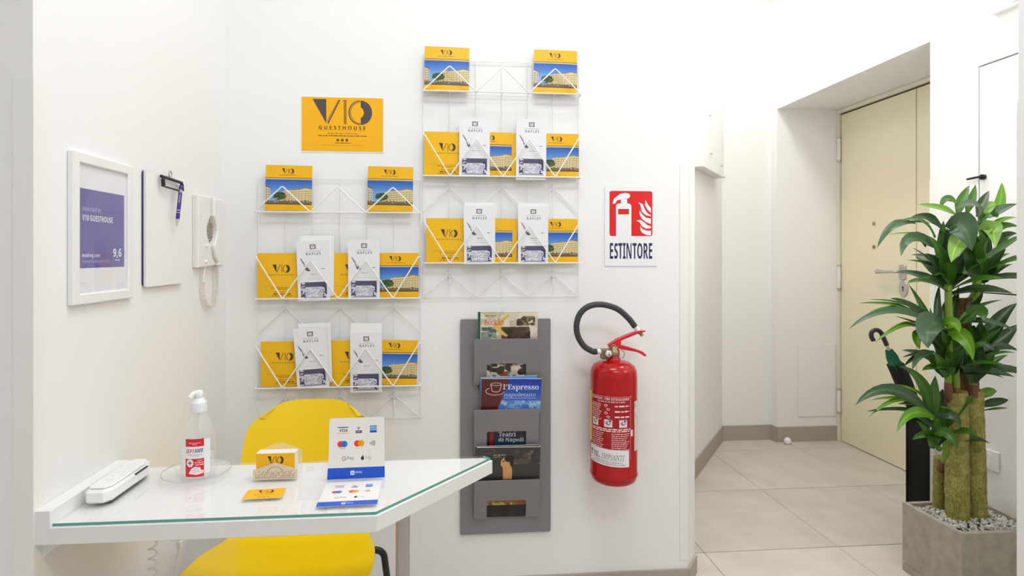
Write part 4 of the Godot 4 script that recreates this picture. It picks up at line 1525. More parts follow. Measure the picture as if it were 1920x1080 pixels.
# ---------------------------------------------------------------- wire racks and their brochures
func rack(x0: float, y0: float, label: String):
	var t := thing("wire_brochure_rack", label, "brochure rack", Vector3(x0, y0, BACK), 0.0, "")
	var w := 0.57
	var st := begin()
	var r := 0.0013
	for x in [0.0, 0.19, 0.38, 0.57, 0.095, 0.285, 0.475]:
		tube(st, [Vector3(x, 0.0, 0.008), Vector3(x, 0.857, 0.008)], r, 6)
	for y in [0.0, 0.123, 0.433, 0.735, 0.857]:
		tube(st, [Vector3(0, y, 0.009), Vector3(w, y, 0.009)], r, 6)
	for y in [0.0, 0.307]:
		var z := []
		for k in 7:
			z.append(Vector3(0.095 * k, y + (0.083 if y == 0.0 else 0.093) * (k % 2), 0.0105))
		tube(st, fillet(z, 0.008), r * 1.3, 6)
	part(t, "back_grid", st, M.rack)
	for y in [0.735, 0.433, 0.123]:
		st = begin()
		var R := 0.0024
		tube(st, fillet([Vector3(0.0, y, 0.009), Vector3(0.0, y, 0.051), Vector3(w, y, 0.051), Vector3(w, y, 0.009)], 0.008), R, 8)
		for x in [0.095, 0.19, 0.285, 0.38, 0.475]:
			tube(st, [Vector3(x, y - 0.001, 0.009), Vector3(x, y - 0.001, 0.051)], 0.0014, 6)
		var shelf := part(t, "shelf", st, M.rack)
		st = begin()
		var z := []
		if y > 0.7:
			for k in 7:
				z.append(Vector3(0.095 * k, y + 0.09 * (k % 2), 0.052))
		else:
			z.append(Vector3(0.0, y + 0.146, 0.01))
			z.append(Vector3(0.006, y + 0.146, 0.052))
			for k in range(1, 6):
				z.append(Vector3(0.095 * k, y + 0.136 * ((k + 1) % 2), 0.052))
			z.append(Vector3(0.564, y + 0.146, 0.052))
			z.append(Vector3(0.57, y + 0.146, 0.01))
		tube(st, fillet(z, 0.007), R, 8)
		part(shelf, "zigzag_wire", st, M.rack)
	for x in [0.095, 0.475]:
		st = begin()
		lathe(st, [v2(0.006, 0.0), v2(0.006, 0.008), v2(0.0, 0.0095)], 14, Transform3D(Basis(Vector3.RIGHT, PI / 2), Vector3(x, 0.072, 0.001)))
		box(st, Vector3(x, 0.055, 0.009), Vector3(0.006, 0.02, 0.004), 0.001)
		part(t, "wall_fixing", st, M.rack)

func paper_thing(called: String, label: String, kind: String, x: float, y: float, z: float, tilt := 0.0, bend := 0.0, group := "", lean := 0.0, thick := 0.0035):
	var t := thing(called, label, "brochure" if kind in ["photo", "plain"] else "leaflet", Vector3(x, y, z), 0.0, group)
	t.rotation = Vector3(lean, 0, tilt)
	var size := Vector2(0.16, 0.16) if kind in ["photo", "plain"] else Vector2(0.11, 0.21)
	var m: Material = {"leaflet": M.leaflet, "photo": M.photo_cover, "plain": M.plain_cover, "reverse": M.paper}[kind]
	part(t, "pages", booklet(size.x, size.y, thick, m, M.paper, bend), null)
	return t

func racks():
	rack(-0.085, 1.098, "white wire wall rack, the upper right of two, holding brochures and leaflets")
	rack(-0.665, 0.664, "white wire wall rack, the lower left of two, half hidden by the yellow chair")
	var zb := -2.054
	var zn := -2.043
	# photo-covered brochures
	var ph := "palace-photo brochure, "
	paper_thing("brochure", ph + "top left pocket of the upper rack", "photo", -0.001, 1.838, zb, -0.012, -0.002, "", -0.02, 0.006)
	paper_thing("brochure", ph + "top right pocket of the upper rack", "photo", 0.394, 1.838, zb, -0.014, -0.002, "", -0.02, 0.006)
	paper_thing("brochure", ph + "far right of the middle row of the upper rack", "photo", 0.402, 1.533, zb, 0.0, -0.002)
	paper_thing("brochure", ph + "between two white leaflets in the middle row of the upper rack", "photo", 0.153, 1.533, zb + 0.005, -0.01, 0.0)
	paper_thing("brochure", ph + "far right of the bottom row of the upper rack", "photo", 0.398, 1.222, zb, 0.0, -0.002)
	paper_thing("brochure", ph + "between two white leaflets in the bottom row of the upper rack", "photo", 0.155, 1.222, zb + 0.005, -0.01, 0.0)
	paper_thing("brochure", ph + "top left pocket of the lower rack", "photo", -0.555, 1.405, zb, -0.012, -0.002, "", -0.02, 0.007)
	paper_thing("brochure", ph + "top right pocket of the lower rack", "photo", -0.202, 1.405, zb, -0.012, -0.002, "", -0.02, 0.006)
	paper_thing("brochure", ph + "far right of the middle row of the lower rack", "photo", -0.181, 1.097, zb, 0.0, -0.002)
	paper_thing("brochure", ph + "far right of the bottom row of the lower rack", "photo", -0.188, 0.787, zb, -0.03, -0.002)
	# plain yellow brochures
	var pl := "plain yellow brochure, "
	paper_thing("brochure", pl + "far left of the middle row of the upper rack", "plain", -0.002, 1.532, zb, -0.01, -0.002)
	paper_thing("brochure", pl + "strip behind the palace photo in the middle row of the upper rack", "plain", 0.172, 1.533, zb, -0.015)
	paper_thing("brochure", pl + "far left of the bottom row of the upper rack", "plain", 0.006, 1.222, zb, 0.0, -0.002)
	paper_thing("brochure", pl + "strip behind the palace photo in the bottom row of the upper rack", "plain", 0.172, 1.222, zb, -0.015)
	paper_thing("brochure", pl + "far left of the middle row of the lower rack", "plain", -0.582, 1.096, zb, 0.0, -0.002)
	paper_thing("brochure", pl + "between the two white leaflets in the middle row of the lower rack", "plain", -0.333, 1.096, zb, -0.01)
	paper_thing("brochure", pl + "far left of the bottom row of the lower rack", "plain", -0.571, 0.787, zb, 0.0, -0.004)
	paper_thing("brochure", pl + "between the two white leaflets in the bottom row of the lower rack", "plain", -0.334, 0.787, zb, -0.01, -0.004)
	# white leaflets
	var wl := "white leaflet, "
	var b := "leaflet"
	paper_thing(b, wl + "left one in the middle row of the upper rack", b, 0.0985, 1.531, zn, -0.005)
	paper_thing(b, wl + "right one in the middle row of the upper rack", b, 0.3035, 1.532, zn, -0.008)
	paper_thing(b, wl + "front of the left stack in the bottom row of the upper rack", b, 0.1165, 1.217, zn, 0.012)
	paper_thing(b, wl + "front of the right stack in the bottom row of the upper rack", b, 0.3115, 1.217, zn, 0.004)
	paper_thing(b, wl + "front of the left stack in the middle row of the lower rack", b, -0.464, 1.089, zn, 0.035)
	paper_thing(b, wl + "right one in the middle row of the lower rack", b, -0.292, 1.093, zn, 0.006)
	paper_thing(b, wl + "leaning front of the left stack in the bottom row of the lower rack", b, -0.466, 0.785, zn + 0.002, 0.06, 0.0, "", 0.03, 0.006)
	paper_thing(b, wl + "front of the right stack in the bottom row of the lower rack", b, -0.285, 0.764, zn, 0.002)
	# the ones that look out from behind them
	var bh := "leaflet edge "
	paper_thing(b, bh + "hanging below the right leaflet in the middle row of the upper rack", "reverse", 0.303, 1.522, zn - 0.0045, -0.004)
	paper_thing(b, bh + "above the left stack in the bottom row of the upper rack", "reverse", 0.1185, 1.229, zn - 0.0045, 0.002)
	paper_thing(b, bh + "above the right stack in the bottom row of the upper rack", "reverse", 0.3115, 1.228, zn - 0.0045, -0.002)
	paper_thing(b, bh + "above the left stack in the middle row of the lower rack", "reverse", -0.458, 1.104, zn - 0.0045, 0.012)
	paper_thing(b, bh + "rearmost above the left stack in the middle row of the lower rack", "reverse", -0.454, 1.108, zn - 0.009, -0.004)
	paper_thing(b, bh + "above the left stack in the bottom row of the lower rack", "reverse", -0.458, 0.8, zn - 0.005, 0.03, 0.0, "", 0.015, 0.004)
	paper_thing(b, bh + "standing up behind the right stack in the bottom row of the lower rack", "reverse", -0.285, 0.798, zn - 0.006, -0.004)

func wall_signs():
	var t := thing("poster", "orange guesthouse poster with dark lettering above the lower wire rack", "poster", Vector3(-0.373, 1.622, BACK + 0.001))
	part(t, "sheet", booklet(0.287, 0.193, 0.002, M.poster, M.paper, 0.0), null)
	var st := begin()
	box(st, Vector3(0, 0.0945, -0.0001), Vector3(0.293, 0.199, 0.0016), 0.0004)
	part(t, "backing", st, M.paper)
	t = thing("extinguisher_sign", "white and red fire extinguisher sign on the wall above the extinguisher", "sign", Vector3(0.686, 1.208, BACK + 0.001))
	part(t, "plate", booklet(0.2, 0.298, 0.002, M.sign, M.paper), null)

# ---------------------------------------------------------------- grey magazine rack
func magazine_rack():
	var t := thing("magazine_rack", "tall grey metal magazine rack with three pockets fixed to the wall", "magazine rack", Vector3(0.2145, 0.232, BACK))
	var st := begin()
	extrude(st, round_rect(0.332, 0.784, 0.006, 4, 0.0, 0.392), 0.008, 0.011, Transform3D.IDENTITY, false, 0.0006)
	for q in [v2(-0.12, 0.7), v2(0.12, 0.7), v2(-0.12, 0.09), v2(0.12, 0.09)]:
		box(st, Vector3(q.x, q.y, 0.004), Vector3(0.02, 0.02, 0.008))
	part(t, "back_plate", st, M.grey)
	var y0 := [0.548, 0.297, 0.063]
	for k in 3:
		var h: float = [0.174, 0.172, 0.151][k]
		var top: float = [0.08, 0.087, 0.07][k]
		var w := 0.236
		var xf := Transform3D(Basis(Vector3.RIGHT, 0.2), Vector3(0.0, y0[k], 0.022))
		st = begin()
		var n := PackedVector2Array([v2(-w / 2, 0.0), v2(-0.071, 0.0), v2(-0.071, top - 0.004), v2(-0.067, top), v2(0.067, top), v2(0.071, top - 0.004), v2(0.071, 0.0), v2(w / 2, 0.0), v2(w / 2, h - 0.003), v2(w / 2 - 0.003, h), v2(-w / 2 + 0.003, h), v2(-w / 2, h - 0.003)])
		extrude(st, n, 0.0, 0.0024, xf, false, 0.0005)
		box(st, Vector3(-0.0945, y0[k] + 0.001, 0.0165), Vector3(0.047, 0.0024, 0.014))
		box(st, Vector3(0.0945, y0[k] + 0.001, 0.0165), Vector3(0.047, 0.0024, 0.014))
		part(t, "pocket", st, M.grey)
	var edge := mat(rgb(236, 232, 226), 0.7)
	magazine("cream magazine with a painted cover in the top pocket of the grey rack", M.painting_cover, edge, 0.218, 0.766, 0.216, 0.284, 0.0135, 0.0, 0.006)
	magazine("blue coffee magazine with a red curtain in the middle pocket of the grey rack", M.blue_cover, edge, 0.2255, 0.528, 0.216, 0.281, 0.0155, -0.022, 0.005)
	magazine("light blue magazine showing above the coffee magazine in the middle pocket", M.sky_cover, edge, 0.228, 0.53, 0.205, 0.286, 0.0118, 0.022, 0.003)
	magazine("dark magazine with a portrait in profile in the bottom pocket of the grey rack", M.dark_cover, edge, 0.2185, 0.297, 0.229, 0.266, 0.0155, -0.012, 0.005)
	magazine("dark magazine of which only the white top edge shows in the bottom pocket", M.dark_cover, edge, 0.2165, 0.298, 0.229, 0.269, 0.0118, 0.003, 0.003)

func magazine(label: String, m: Material, edge: Material, x: float, y: float, w: float, h: float, dz: float, tilt: float, th: float):
	var t := thing("magazine", label, "magazine", Vector3(x, y, BACK + dz))
	t.rotation = Vector3(0.125, 0, tilt)
	part(t, "pages", booklet(w, h, th, m, edge), null)

# ---------------------------------------------------------------- fire extinguisher
func extinguisher():
	var t := thing("fire_extinguisher", "red fire extinguisher with a black hose loop hanging on the wall", "fire extinguisher", Vector3(0.588, 0.45, -1.97))
	var st := begin()
	lathe(st, [v2(0.0, 0.004), v2(0.03, 0.004), v2(0.034, 0.0), v2(0.062, 0.004), v2(0.076, 0.012), v2(0.081, 0.026), v2(0.0805, 0.029), v2(0.0835, 0.032), v2(0.0835, 0.037), v2(0.0815, 0.04), v2(0.0815, 0.375), v2(0.0795, 0.394), v2(0.072, 0.41), v2(0.056, 0.421), v2(0.036, 0.426), v2(0.025, 0.428)], 56)
	part(t, "cylinder", st, M.red)
	st = begin()
	lathe(st, [v2(0.024, 0.425), v2(0.024, 0.436), v2(0.02, 0.438), v2(0.02, 0.446), v2(0.0, 0.446)], 28)
	part(t, "neck_ring", st, M.red)
	st = begin()
	lathe(st, [v2(0.0, 0.444), v2(0.02, 0.444), v2(0.021, 0.447), v2(0.021, 0.462), v2(0.017, 0.465), v2(0.017, 0.478), v2(0.0, 0.478)], 24)
	box(st, Vector3(-0.029, 0.451, 0.0), Vector3(0.036, 0.036, 0.022), 0.003)
	part(t, "valve", st, M.bronze)
	st = begin()
	lathe(st, [v2(0.0135, 0.0), v2(0.0135, 0.007), v2(0.012, 0.009), v2(0.0, 0.009)], 24, Transform3D(Basis(Vector3.RIGHT, PI / 2), Vector3(-0.024, 0.453, 0.012)))
	var g := part(t, "pressure_gauge", st, M.steel)
	st = begin()
	lathe(st, [v2(0.0105, 0.0), v2(0.0105, 0.001), v2(0.0, 0.001)], 24, Transform3D(Basis(Vector3.RIGHT, PI / 2), Vector3(-0.024, 0.453, 0.021)))
	part(g, "dial", st, M.gauge)
	st = begin()
	box(st, Vector3(-0.023, 0.455, 0.0225), Vector3(0.0016, 0.009, 0.0008), 0.0, Transform3D.IDENTITY)
	lathe(st, [v2(0.002, 0.0), v2(0.002, 0.0012), v2(0.0, 0.0012)], 10, Transform3D(Basis(Vector3.RIGHT, PI / 2), Vector3(-0.022, 0.449, 0.022)))
	part(g, "needle", st, M.black)
	# levers: folded sheet seen from the side
	st = begin()
	extrude(st, PackedVector2Array([v2(-0.02, 0.484), v2(-0.018, 0.474), v2(0.004, 0.47), v2(0.022, 0.474), v2(0.024, 0.498), v2(0.05, 0.508), v2(0.094, 0.525), v2(0.112, 0.528), v2(0.112, 0.532), v2(0.09, 0.533), v2(0.046, 0.518), v2(0.012, 0.504)]), -0.011, 0.011, Transform3D.IDENTITY, false, 0.0015)
	part(t, "carrying_handle", st, M.lever)
	st = begin()
	extrude(st, PackedVector2Array([v2(0.0, 0.484), v2(0.002, 0.468), v2(0.03, 0.466), v2(0.08, 0.457), v2(0.096, 0.45), v2(0.11, 0.441), v2(0.116, 0.441), v2(0.115, 0.447), v2(0.1, 0.459), v2(0.08, 0.466), v2(0.034, 0.48)]), -0.009, 0.009, Transform3D.IDENTITY, false, 0.0015)
	part(t, "squeeze_lever", st, M.lever)
	st = begin()
	tube(st, smooth_path([Vector3(-0.018, 0.474, 0.013), Vector3(-0.004, 0.484, 0.014), Vector3(0.01, 0.472, 0.014), Vector3(0.024, 0.466, 0.013), Vector3(0.036, 0.452, 0.01), Vector3(0.028, 0.434, 0.008)]), 0.0014, 6)
	part(t, "safety_pin", st, M.steel)
	st = begin()
	var hose := smooth_path([Vector3(-0.062, 0.459, 0.0), Vector3(-0.078, 0.461, 0.002), Vector3(-0.108, 0.48, 0.004), Vector3(-0.13, 0.517, 0.004), Vector3(-0.134, 0.558, 0.004), Vector3(-0.12, 0.596, 0.004), Vector3(-0.088, 0.62, 0.004), Vector3(-0.042, 0.625, 0.004), Vector3(0.012, 0.609, 0.004), Vector3(0.052, 0.576, 0.003), Vector3(0.076, 0.546, 0.002)], 6)
	tube(st, hose, 0.0105, 14)
	part(t, "hose", st, M.rubber)
	st = begin()
	tube(st, [Vector3(-0.064, 0.459, 0.0), Vector3(-0.04, 0.458, 0.0)], 0.0085, 14)
	part(t, "hose_ferrule", st, M.white)
	st = begin()
	tube(st, [Vector3(0.075, 0.547, 0.002), Vector3(0.09, 0.53, 0.001)], 0.0085, 14)
	part(t, "hose_ferrule", st, M.white)
	st = begin()
	tube(st, [Vector3(0.089, 0.531, 0.001), Vector3(0.095, 0.524, 0.001), Vector3(0.096, 0.523, 0.001), Vector3(0.103, 0.514, 0.001)], [0.0095, 0.0095, 0.007, 0.007], 6)
	part(t, "nozzle", st, M.brass)
	var turn := 0.30        # the label faces the camera, which stands to the left
	st = begin()
	patch(st, 0.0821, -1.12 - turn, 0.9 - turn, 0.10, 0.319, 28)
	part(t, "instruction_label", st, M.ext_label)
	st = begin()
	patch(st, 0.0826, -1.22 - turn, 0.68 - turn, 0.085, 0.142, 24, -0.008)
	part(t, "service_label", st, M.service_label)
	st = begin()
	patch(st, 0.0821, 1.02 - turn, 1.9 - turn, 0.125, 0.296, 12)
	part(t, "side_label", st, M.side_label)
	st = begin()
	patch(st, 0.0822, -1.9 - turn, -1.13 - turn, 0.15, 0.325, 10)
	part(t, "yellow_sticker", st, mat(rgb(236, 196, 60), 0.4))
	st = begin()
	box(st, Vector3(0, 0.39, -0.1075), Vector3(0.03, 0.06, 0.004), 0.001)
	box(st, Vector3(0, 0.415, -0.094), Vector3(0.016, 0.006, 0.024), 0.001)
	box(st, Vector3(0, 0.437, -0.05), Vector3(0.016, 0.006, 0.062), 0.001)
	box(st, Vector3(0, 0.426, -0.082), Vector3(0.016, 0.028, 0.004), 0.001)
	part(t, "wall_bracket", st, M.rack)

# ---------------------------------------------------------------- potted plant
func leaf(t: Node3D, a: Vector3, b: Vector3, c: Vector3, w: float, tone: String, face: float):
	var n := 10
	var look := Vector3(-0.66, 0.12, 0.72).normalized()
	var ref := (look * face + Vector3.UP * (1.0 - face)).normalized()
	var st := begin()
	st.set_smooth_group(1)
	var rows := []
	var len_ := a.distance_to(b) + b.distance_to(c)
	var twist := rng.randf_range(-0.25, 0.25)
	for i in n + 1:
		var s := float(i) / n
		var p := a.lerp(b, s).lerp(b.lerp(c, s), s)
		var tan_ := ((b - a) * (1 - s) + (c - b) * s).normalized()
		var side := ref.cross(tan_)
		if side.length() < 0.05:
			side = Vector3.UP.cross(tan_)
		side = side.normalized().rotated(tan_, twist * s)
		var nrm := tan_.cross(side).normalized()
		if nrm.dot(ref) < 0.0:
			nrm = -nrm
		var k := 0.3 + 0.7 * smoothstep(0.0, 0.42, s)
		k *= pow(maxf(1.0 - pow(s, 2.2), 0.0), 0.9)
		var half := w * 0.62 * k
		var row := []
		for j in 5:
			var u := (j - 2) / 2.0
			var lift := absf(u) * half * 0.32
			var wave := 0.06 * half * sin(s * 9.0 + u * 2.0)
			row.append([p + side * u * half + nrm * (lift + wave), Vector2(0.5 + 0.5 * u, s)])
		rows.append(row)
	for i in n:
		for j in 4:
			var A: Array = rows[i][j]
			var B: Array = rows[i][j + 1]
			var C: Array = rows[i + 1][j + 1]
			var D: Array = rows[i + 1][j]
			quad(st, A[0], B[0], C[0], D[0], A[1], B[1], C[1], D[1])
	part(t, "leaf", st, M["leaf_" + tone])

func whorl(t: Node3D, c: Vector3, n: int, size: float):
	# the inner leaves of a rosette, turning round the stem by the golden angle
	for k in n:
		var a := 2.4 * k + 0.5
		var f := float(k) / n
		var rise := lerpf(0.35, 1.25, f) + rng.randf_range(-0.1, 0.1)
		var d := Vector3(cos(a) * cos(rise), sin(rise), sin(a) * cos(rise))
		var flat := Vector3(cos(a), 0, sin(a))
		var l := size * rng.randf_range(0.8, 1.1)
		var base := c + Vector3(0, 0.05 * f - 0.02, 0)
		var tip := base + d * l + flat * l * 0.15 - Vector3.UP * l * 0.3 * (1.0 - f)
		tip.x = minf(tip.x, 2.16)
		leaf(t, base, base + d * l * 0.65, tip, rng.randf_range(0.036, 0.05), ["dark", "mid", "dark", "mid", "grey"][k % 5], 0.35)

func trunk(t: Node3D, a: Vector3, b: Vector3, r0: float, r1: float, m: Material):
	var pts := []
	var rad := []
	for k in 25:
		var f := k / 24.0
		pts.append(a.lerp(b, f) + Vector3(rng.randf_range(-1, 1), 0, rng.randf_range(-1, 1)) * 0.0012)
		rad.append(lerpf(r0, r1, f) * (1.0 + 0.04 * sin(k * 2.1) * (1.0 if k % 3 == 0 else 0.4)))
	var st := begin()
	tube(st, pts, rad, 22)
	part(t, "trunk", st, m)

func plant():
	var t := thing("potted_plant", "tall leafy green plant with thick fibrous trunks in a grey concrete planter", "plant")
	var x0 := 1.803
	var x1 := 2.125
	var z0 := -2.118
	var z1 := -1.858
	var h := 0.27
	var st := begin()
	var k := 0.016
	prism(st, [v2(x0, z0), v2(x0, z1), v2(x1, z1), v2(x1, z0)], 0.0, 0.03, 0.003)
	prism(st, [v2(x0, z0), v2(x0, z1), v2(x0 + k, z1), v2(x0 + k, z0)], 0.03, h, 0.002)
	prism(st, [v2(x1 - k, z0), v2(x1 - k, z1), v2(x1, z1), v2(x1, z0)], 0.03, h, 0.002)
	prism(st, [v2(x0 + k, z1 - k), v2(x0 + k, z1), v2(x1 - k, z1), v2(x1 - k, z1 - k)], 0.03, h, 0.002)
	prism(st, [v2(x0 + k, z0), v2(x0 + k, z0 + k), v2(x1 - k, z0 + k), v2(x1 - k, z0)], 0.03, h, 0.002)
	part(t, "planter", st, M.pot)
	st = begin()
	prism(st, [v2(x0 + k, z0 + k), v2(x0 + k, z1 - k), v2(x1 - k, z1 - k), v2(x1 - k, z0 + k)], 0.2, 0.25)
	part(t, "soil", st, M.soil)
	# chips of pale gravel
	var chip := SphereMesh.new()
	chip.radius = 0.5
	chip.height = 1.0
	chip.radial_segments = 7
	chip.rings = 4
	var gm := mat(Color.WHITE, 0.8)
	gm.vertex_color_use_as_albedo = true
	chip.material = gm
	var mm := MultiMesh.new()
	mm.transform_format = MultiMesh.TRANSFORM_3D
	mm.use_colors = true
	mm.mesh = chip
	mm.instance_count = 950
	for i in 950:
		var x := rng.randf_range(x0 + k + 0.006, x1 - k - 0.006)
		var z := rng.randf_range(z0 + k + 0.006, z1 - k - 0.006)
		var s := rng.randf_range(0.009, 0.017)
		var hump := 0.012 * smoothstep(0.16, 0.03, Vector2(x - 1.95, z + 1.99).length())
		var bs := Basis.from_euler(Vector3(rng.randf() * 6, rng.randf() * 6, rng.randf() * 6)) * Basis.from_scale(Vector3(s, s * rng.randf_range(0.45, 0.75), s * rng.randf_range(0.6, 1.0)))
		mm.set_instance_transform(i, Transform3D(bs, Vector3(x, 0.251 + rng.randf() * 0.006 + hump, z)))
		var g := rng.randf_range(0.34, 0.72)
		mm.set_instance_color(i, Color(g, g * 0.95, g * 0.88))
	var mi := MultiMeshInstance3D.new()
	mi.name = "gravel"
	mi.multimesh = mm
	mi.set_meta("kind", "stuff")
	t.add_child(mi, true)
	trunk(t, Vector3(1.912, 0.235, -1.987), Vector3(1.904, 0.737, -1.985), 0.038, 0.036, M.bark)
	trunk(t, Vector3(1.99, 0.235, -1.99), Vector3(1.985, 0.74, -2.0), 0.036, 0.034, M.bark)
	trunk(t, Vector3(1.978, 0.70, -2.005), Vector3(1.952, 1.085, -2.02), 0.034, 0.026, M.bark_brown)
	trunk(t, Vector3(1.915, 0.235, -2.07), Vector3(1.916, 0.462, -2.068), 0.023, 0.021, M.bark)
	stem(t, [Vector3(1.973, 0.72, -1.985), Vector3(1.962, 0.80, -1.975), Vector3(1.958, 0.86, -1.975)], 0.014)
	stem(t, [Vector3(1.883, 0.70, -1.985), Vector3(1.868, 0.755, -1.98), Vector3(1.872, 0.86, -1.98), Vector3(1.874, 0.98, -1.98), Vector3(1.868, 1.12, -1.98), Vector3(1.878, 1.2, -1.98)], 0.012)
	stem(t, [Vector3(1.896, 0.735, -1.975), Vector3(1.89, 0.78, -1.97), Vector3(1.885, 0.86, -1.97)], 0.012)
	stem(t, [Vector3(1.96, 1.06, -2.0), Vector3(1.985, 1.1, -1.99), Vector3(1.984, 1.16, -1.98), Vector3(1.984, 1.24, -1.98)], 0.014)
	stem(t, [Vector3(1.905, 0.42, -2.05), Vector3(1.872, 0.5, -1.995), Vector3(1.868, 0.56, -1.99), Vector3(1.862, 0.68, -1.99)], 0.012)
	foliage(t)
	whorl(t, Vector3(1.984, 1.17, -1.985), 13, 0.2)
	whorl(t, Vector3(1.876, 1.12, -1.985), 12, 0.2)
	whorl(t, Vector3(1.885, 0.82, -1.985), 11, 0.17)
	whorl(t, Vector3(1.96, 0.83, -1.99), 9, 0.18)
	whorl(t, Vector3(1.865, 0.57, -1.995), 9, 0.15)

func stem(t: Node3D, pts: Array, r: float):
	var p := smooth_path(pts, 5)
	var n := p.size()
	var cut := maxi(int(n * 0.3), 4)
	var st := begin()
	var rad := []
	for i in cut:
		rad.append(r * lerpf(1.35, 1.0, float(i) / cut))
	tube(st, p.slice(0, cut), rad, 12)
	part(t, "sheath", st, M.sheath)
	st = begin()
	tube(st, p.slice(cut - 1), r, 12)
	part(t, "stem", st, M.stem)

# ---------------------------------------------------------------- umbrella and its stand
func umbrella_things():
	var w := 0.085
	var h := 0.56
	var t := thing("umbrella_stand", "tall black square umbrella stand with cut-out drops behind the planter", "umbrella stand", Vector3(2.083, 0, -2.362), -0.72)
	var st := begin()
	for s in [-1, 1]:
		box(st, Vector3(s * (w / 2 - 0.001), h / 2, 0), Vector3(0.002, h, w), 0.0004)
	box(st, Vector3(0, h / 2, -w / 2 + 0.001), Vector3(w, h, 0.002), 0.0004)
	box(st, Vector3(0, 0.004, 0), Vector3(w, 0.008, w))
	part(t, "box_sides", st, M.black)
	# pierced front
	var csg := CSGCombiner3D.new()
	var plate := CSGBox3D.new()
	plate.size = Vector3(w, h, 0.002)
	plate.position = Vector3(0, h / 2, w / 2 - 0.001)
	csg.add_child(plate)
	var holes := [v2(0.0, 0.42), v2(-0.02, 0.375), v2(0.022, 0.36), v2(-0.026, 0.33), v2(0.004, 0.318), v2(0.033, 0.322), v2(-0.01, 0.255), v2(0.02, 0.22), v2(-0.024, 0.2), v2(0.008, 0.15), v2(0.004, 0.46), v2(-0.026, 0.46), v2(0.028, 0.43)]
	for i in holes.size():
		var c := CSGBox3D.new()
		c.operation = CSGShape3D.OPERATION_SUBTRACTION
		c.size = Vector3(0.012 if i % 3 else 0.016, 0.005, 0.02)
		c.position = Vector3(holes[i].x, holes[i].y, w / 2 - 0.001)
		c.rotation.z = 0.9 * sin(i * 2.3)
		csg.add_child(c)
	add_child(csg)
	var baked: ArrayMesh = csg.bake_static_mesh()
	remove_child(csg)
	csg.free()
	part(t, "pierced_front", baked, M.black)
	t = thing("umbrella", "folded dark green umbrella with a curved brown handle leaning in the black stand", "umbrella", Vector3(0, 0, 0))
	var top := Vector3(1.985, 0.84, -2.42)
	var low := Vector3(2.112, 0.45, -2.343)
	var d := (low - top).normalized()
	var side := Vector3(-d.y, d.x, 0)          # to the left and up of the shaft
	if side.x > 0:
		side = -side
	st = begin()
	var hook := []
	var c0 := top - d * 0.055 + side * 0.026
	for k in 13:
		var a := PI * 1.12 * (k / 12.0)
		hook.append(c0 - side * cos(a) * 0.026 - d * sin(a) * 0.026)
	var pts := [top]
	pts.append_array(hook)
	pts.append(hook[12] + d * 0.008)
	tube(st, pts, 0.0098, 14)
	part(t, "handle", st, M.handle)
	st = begin()
	tube(st, [top - d * 0.004, top + d * 0.026], 0.0075, 12)
	part(t, "ferrule", st, M.satin)
	var shape := func(from: float, to: float, ra: float, rb: float) -> SurfaceTool:
		var s2 := begin()
		s2.set_smooth_group(-1)
		var n := 16
		var fw := Vector3(0, 0, 1)
		var rows := []
		for j in 9:
			var f := j / 8.0
			var p := top + d * lerpf(from, to, f)
			var r := lerpf(ra, rb, f)
			var ring := []
			for i in n:
				var a := TAU * i / n
				var q := r * (1.0 if i % 2 == 0 else 0.68) * (1.0 + 0.06 * sin(i * 3.0 + j))
				ring.append(p + (side * cos(a + f * 0.7) + fw * sin(a + f * 0.7)) * q)
			rows.append(ring)
		for j in 8:
			for i in n:
				var i2 := (i + 1) % n
				quad(s2, rows[j][i], rows[j + 1][i], rows[j + 1][i2], rows[j][i2])
		return s2
	part(t, "canopy_tip", shape.call(0.02, 0.1, 0.016, 0.032), M.canopy)
	part(t, "canopy", shape.call(0.085, 0.36, 0.036, 0.028), M.canopy_dark)
	st = begin()
	tube(st, [top + d * 0.34, low], 0.006, 8)
	part(t, "shaft", st, M.steel)

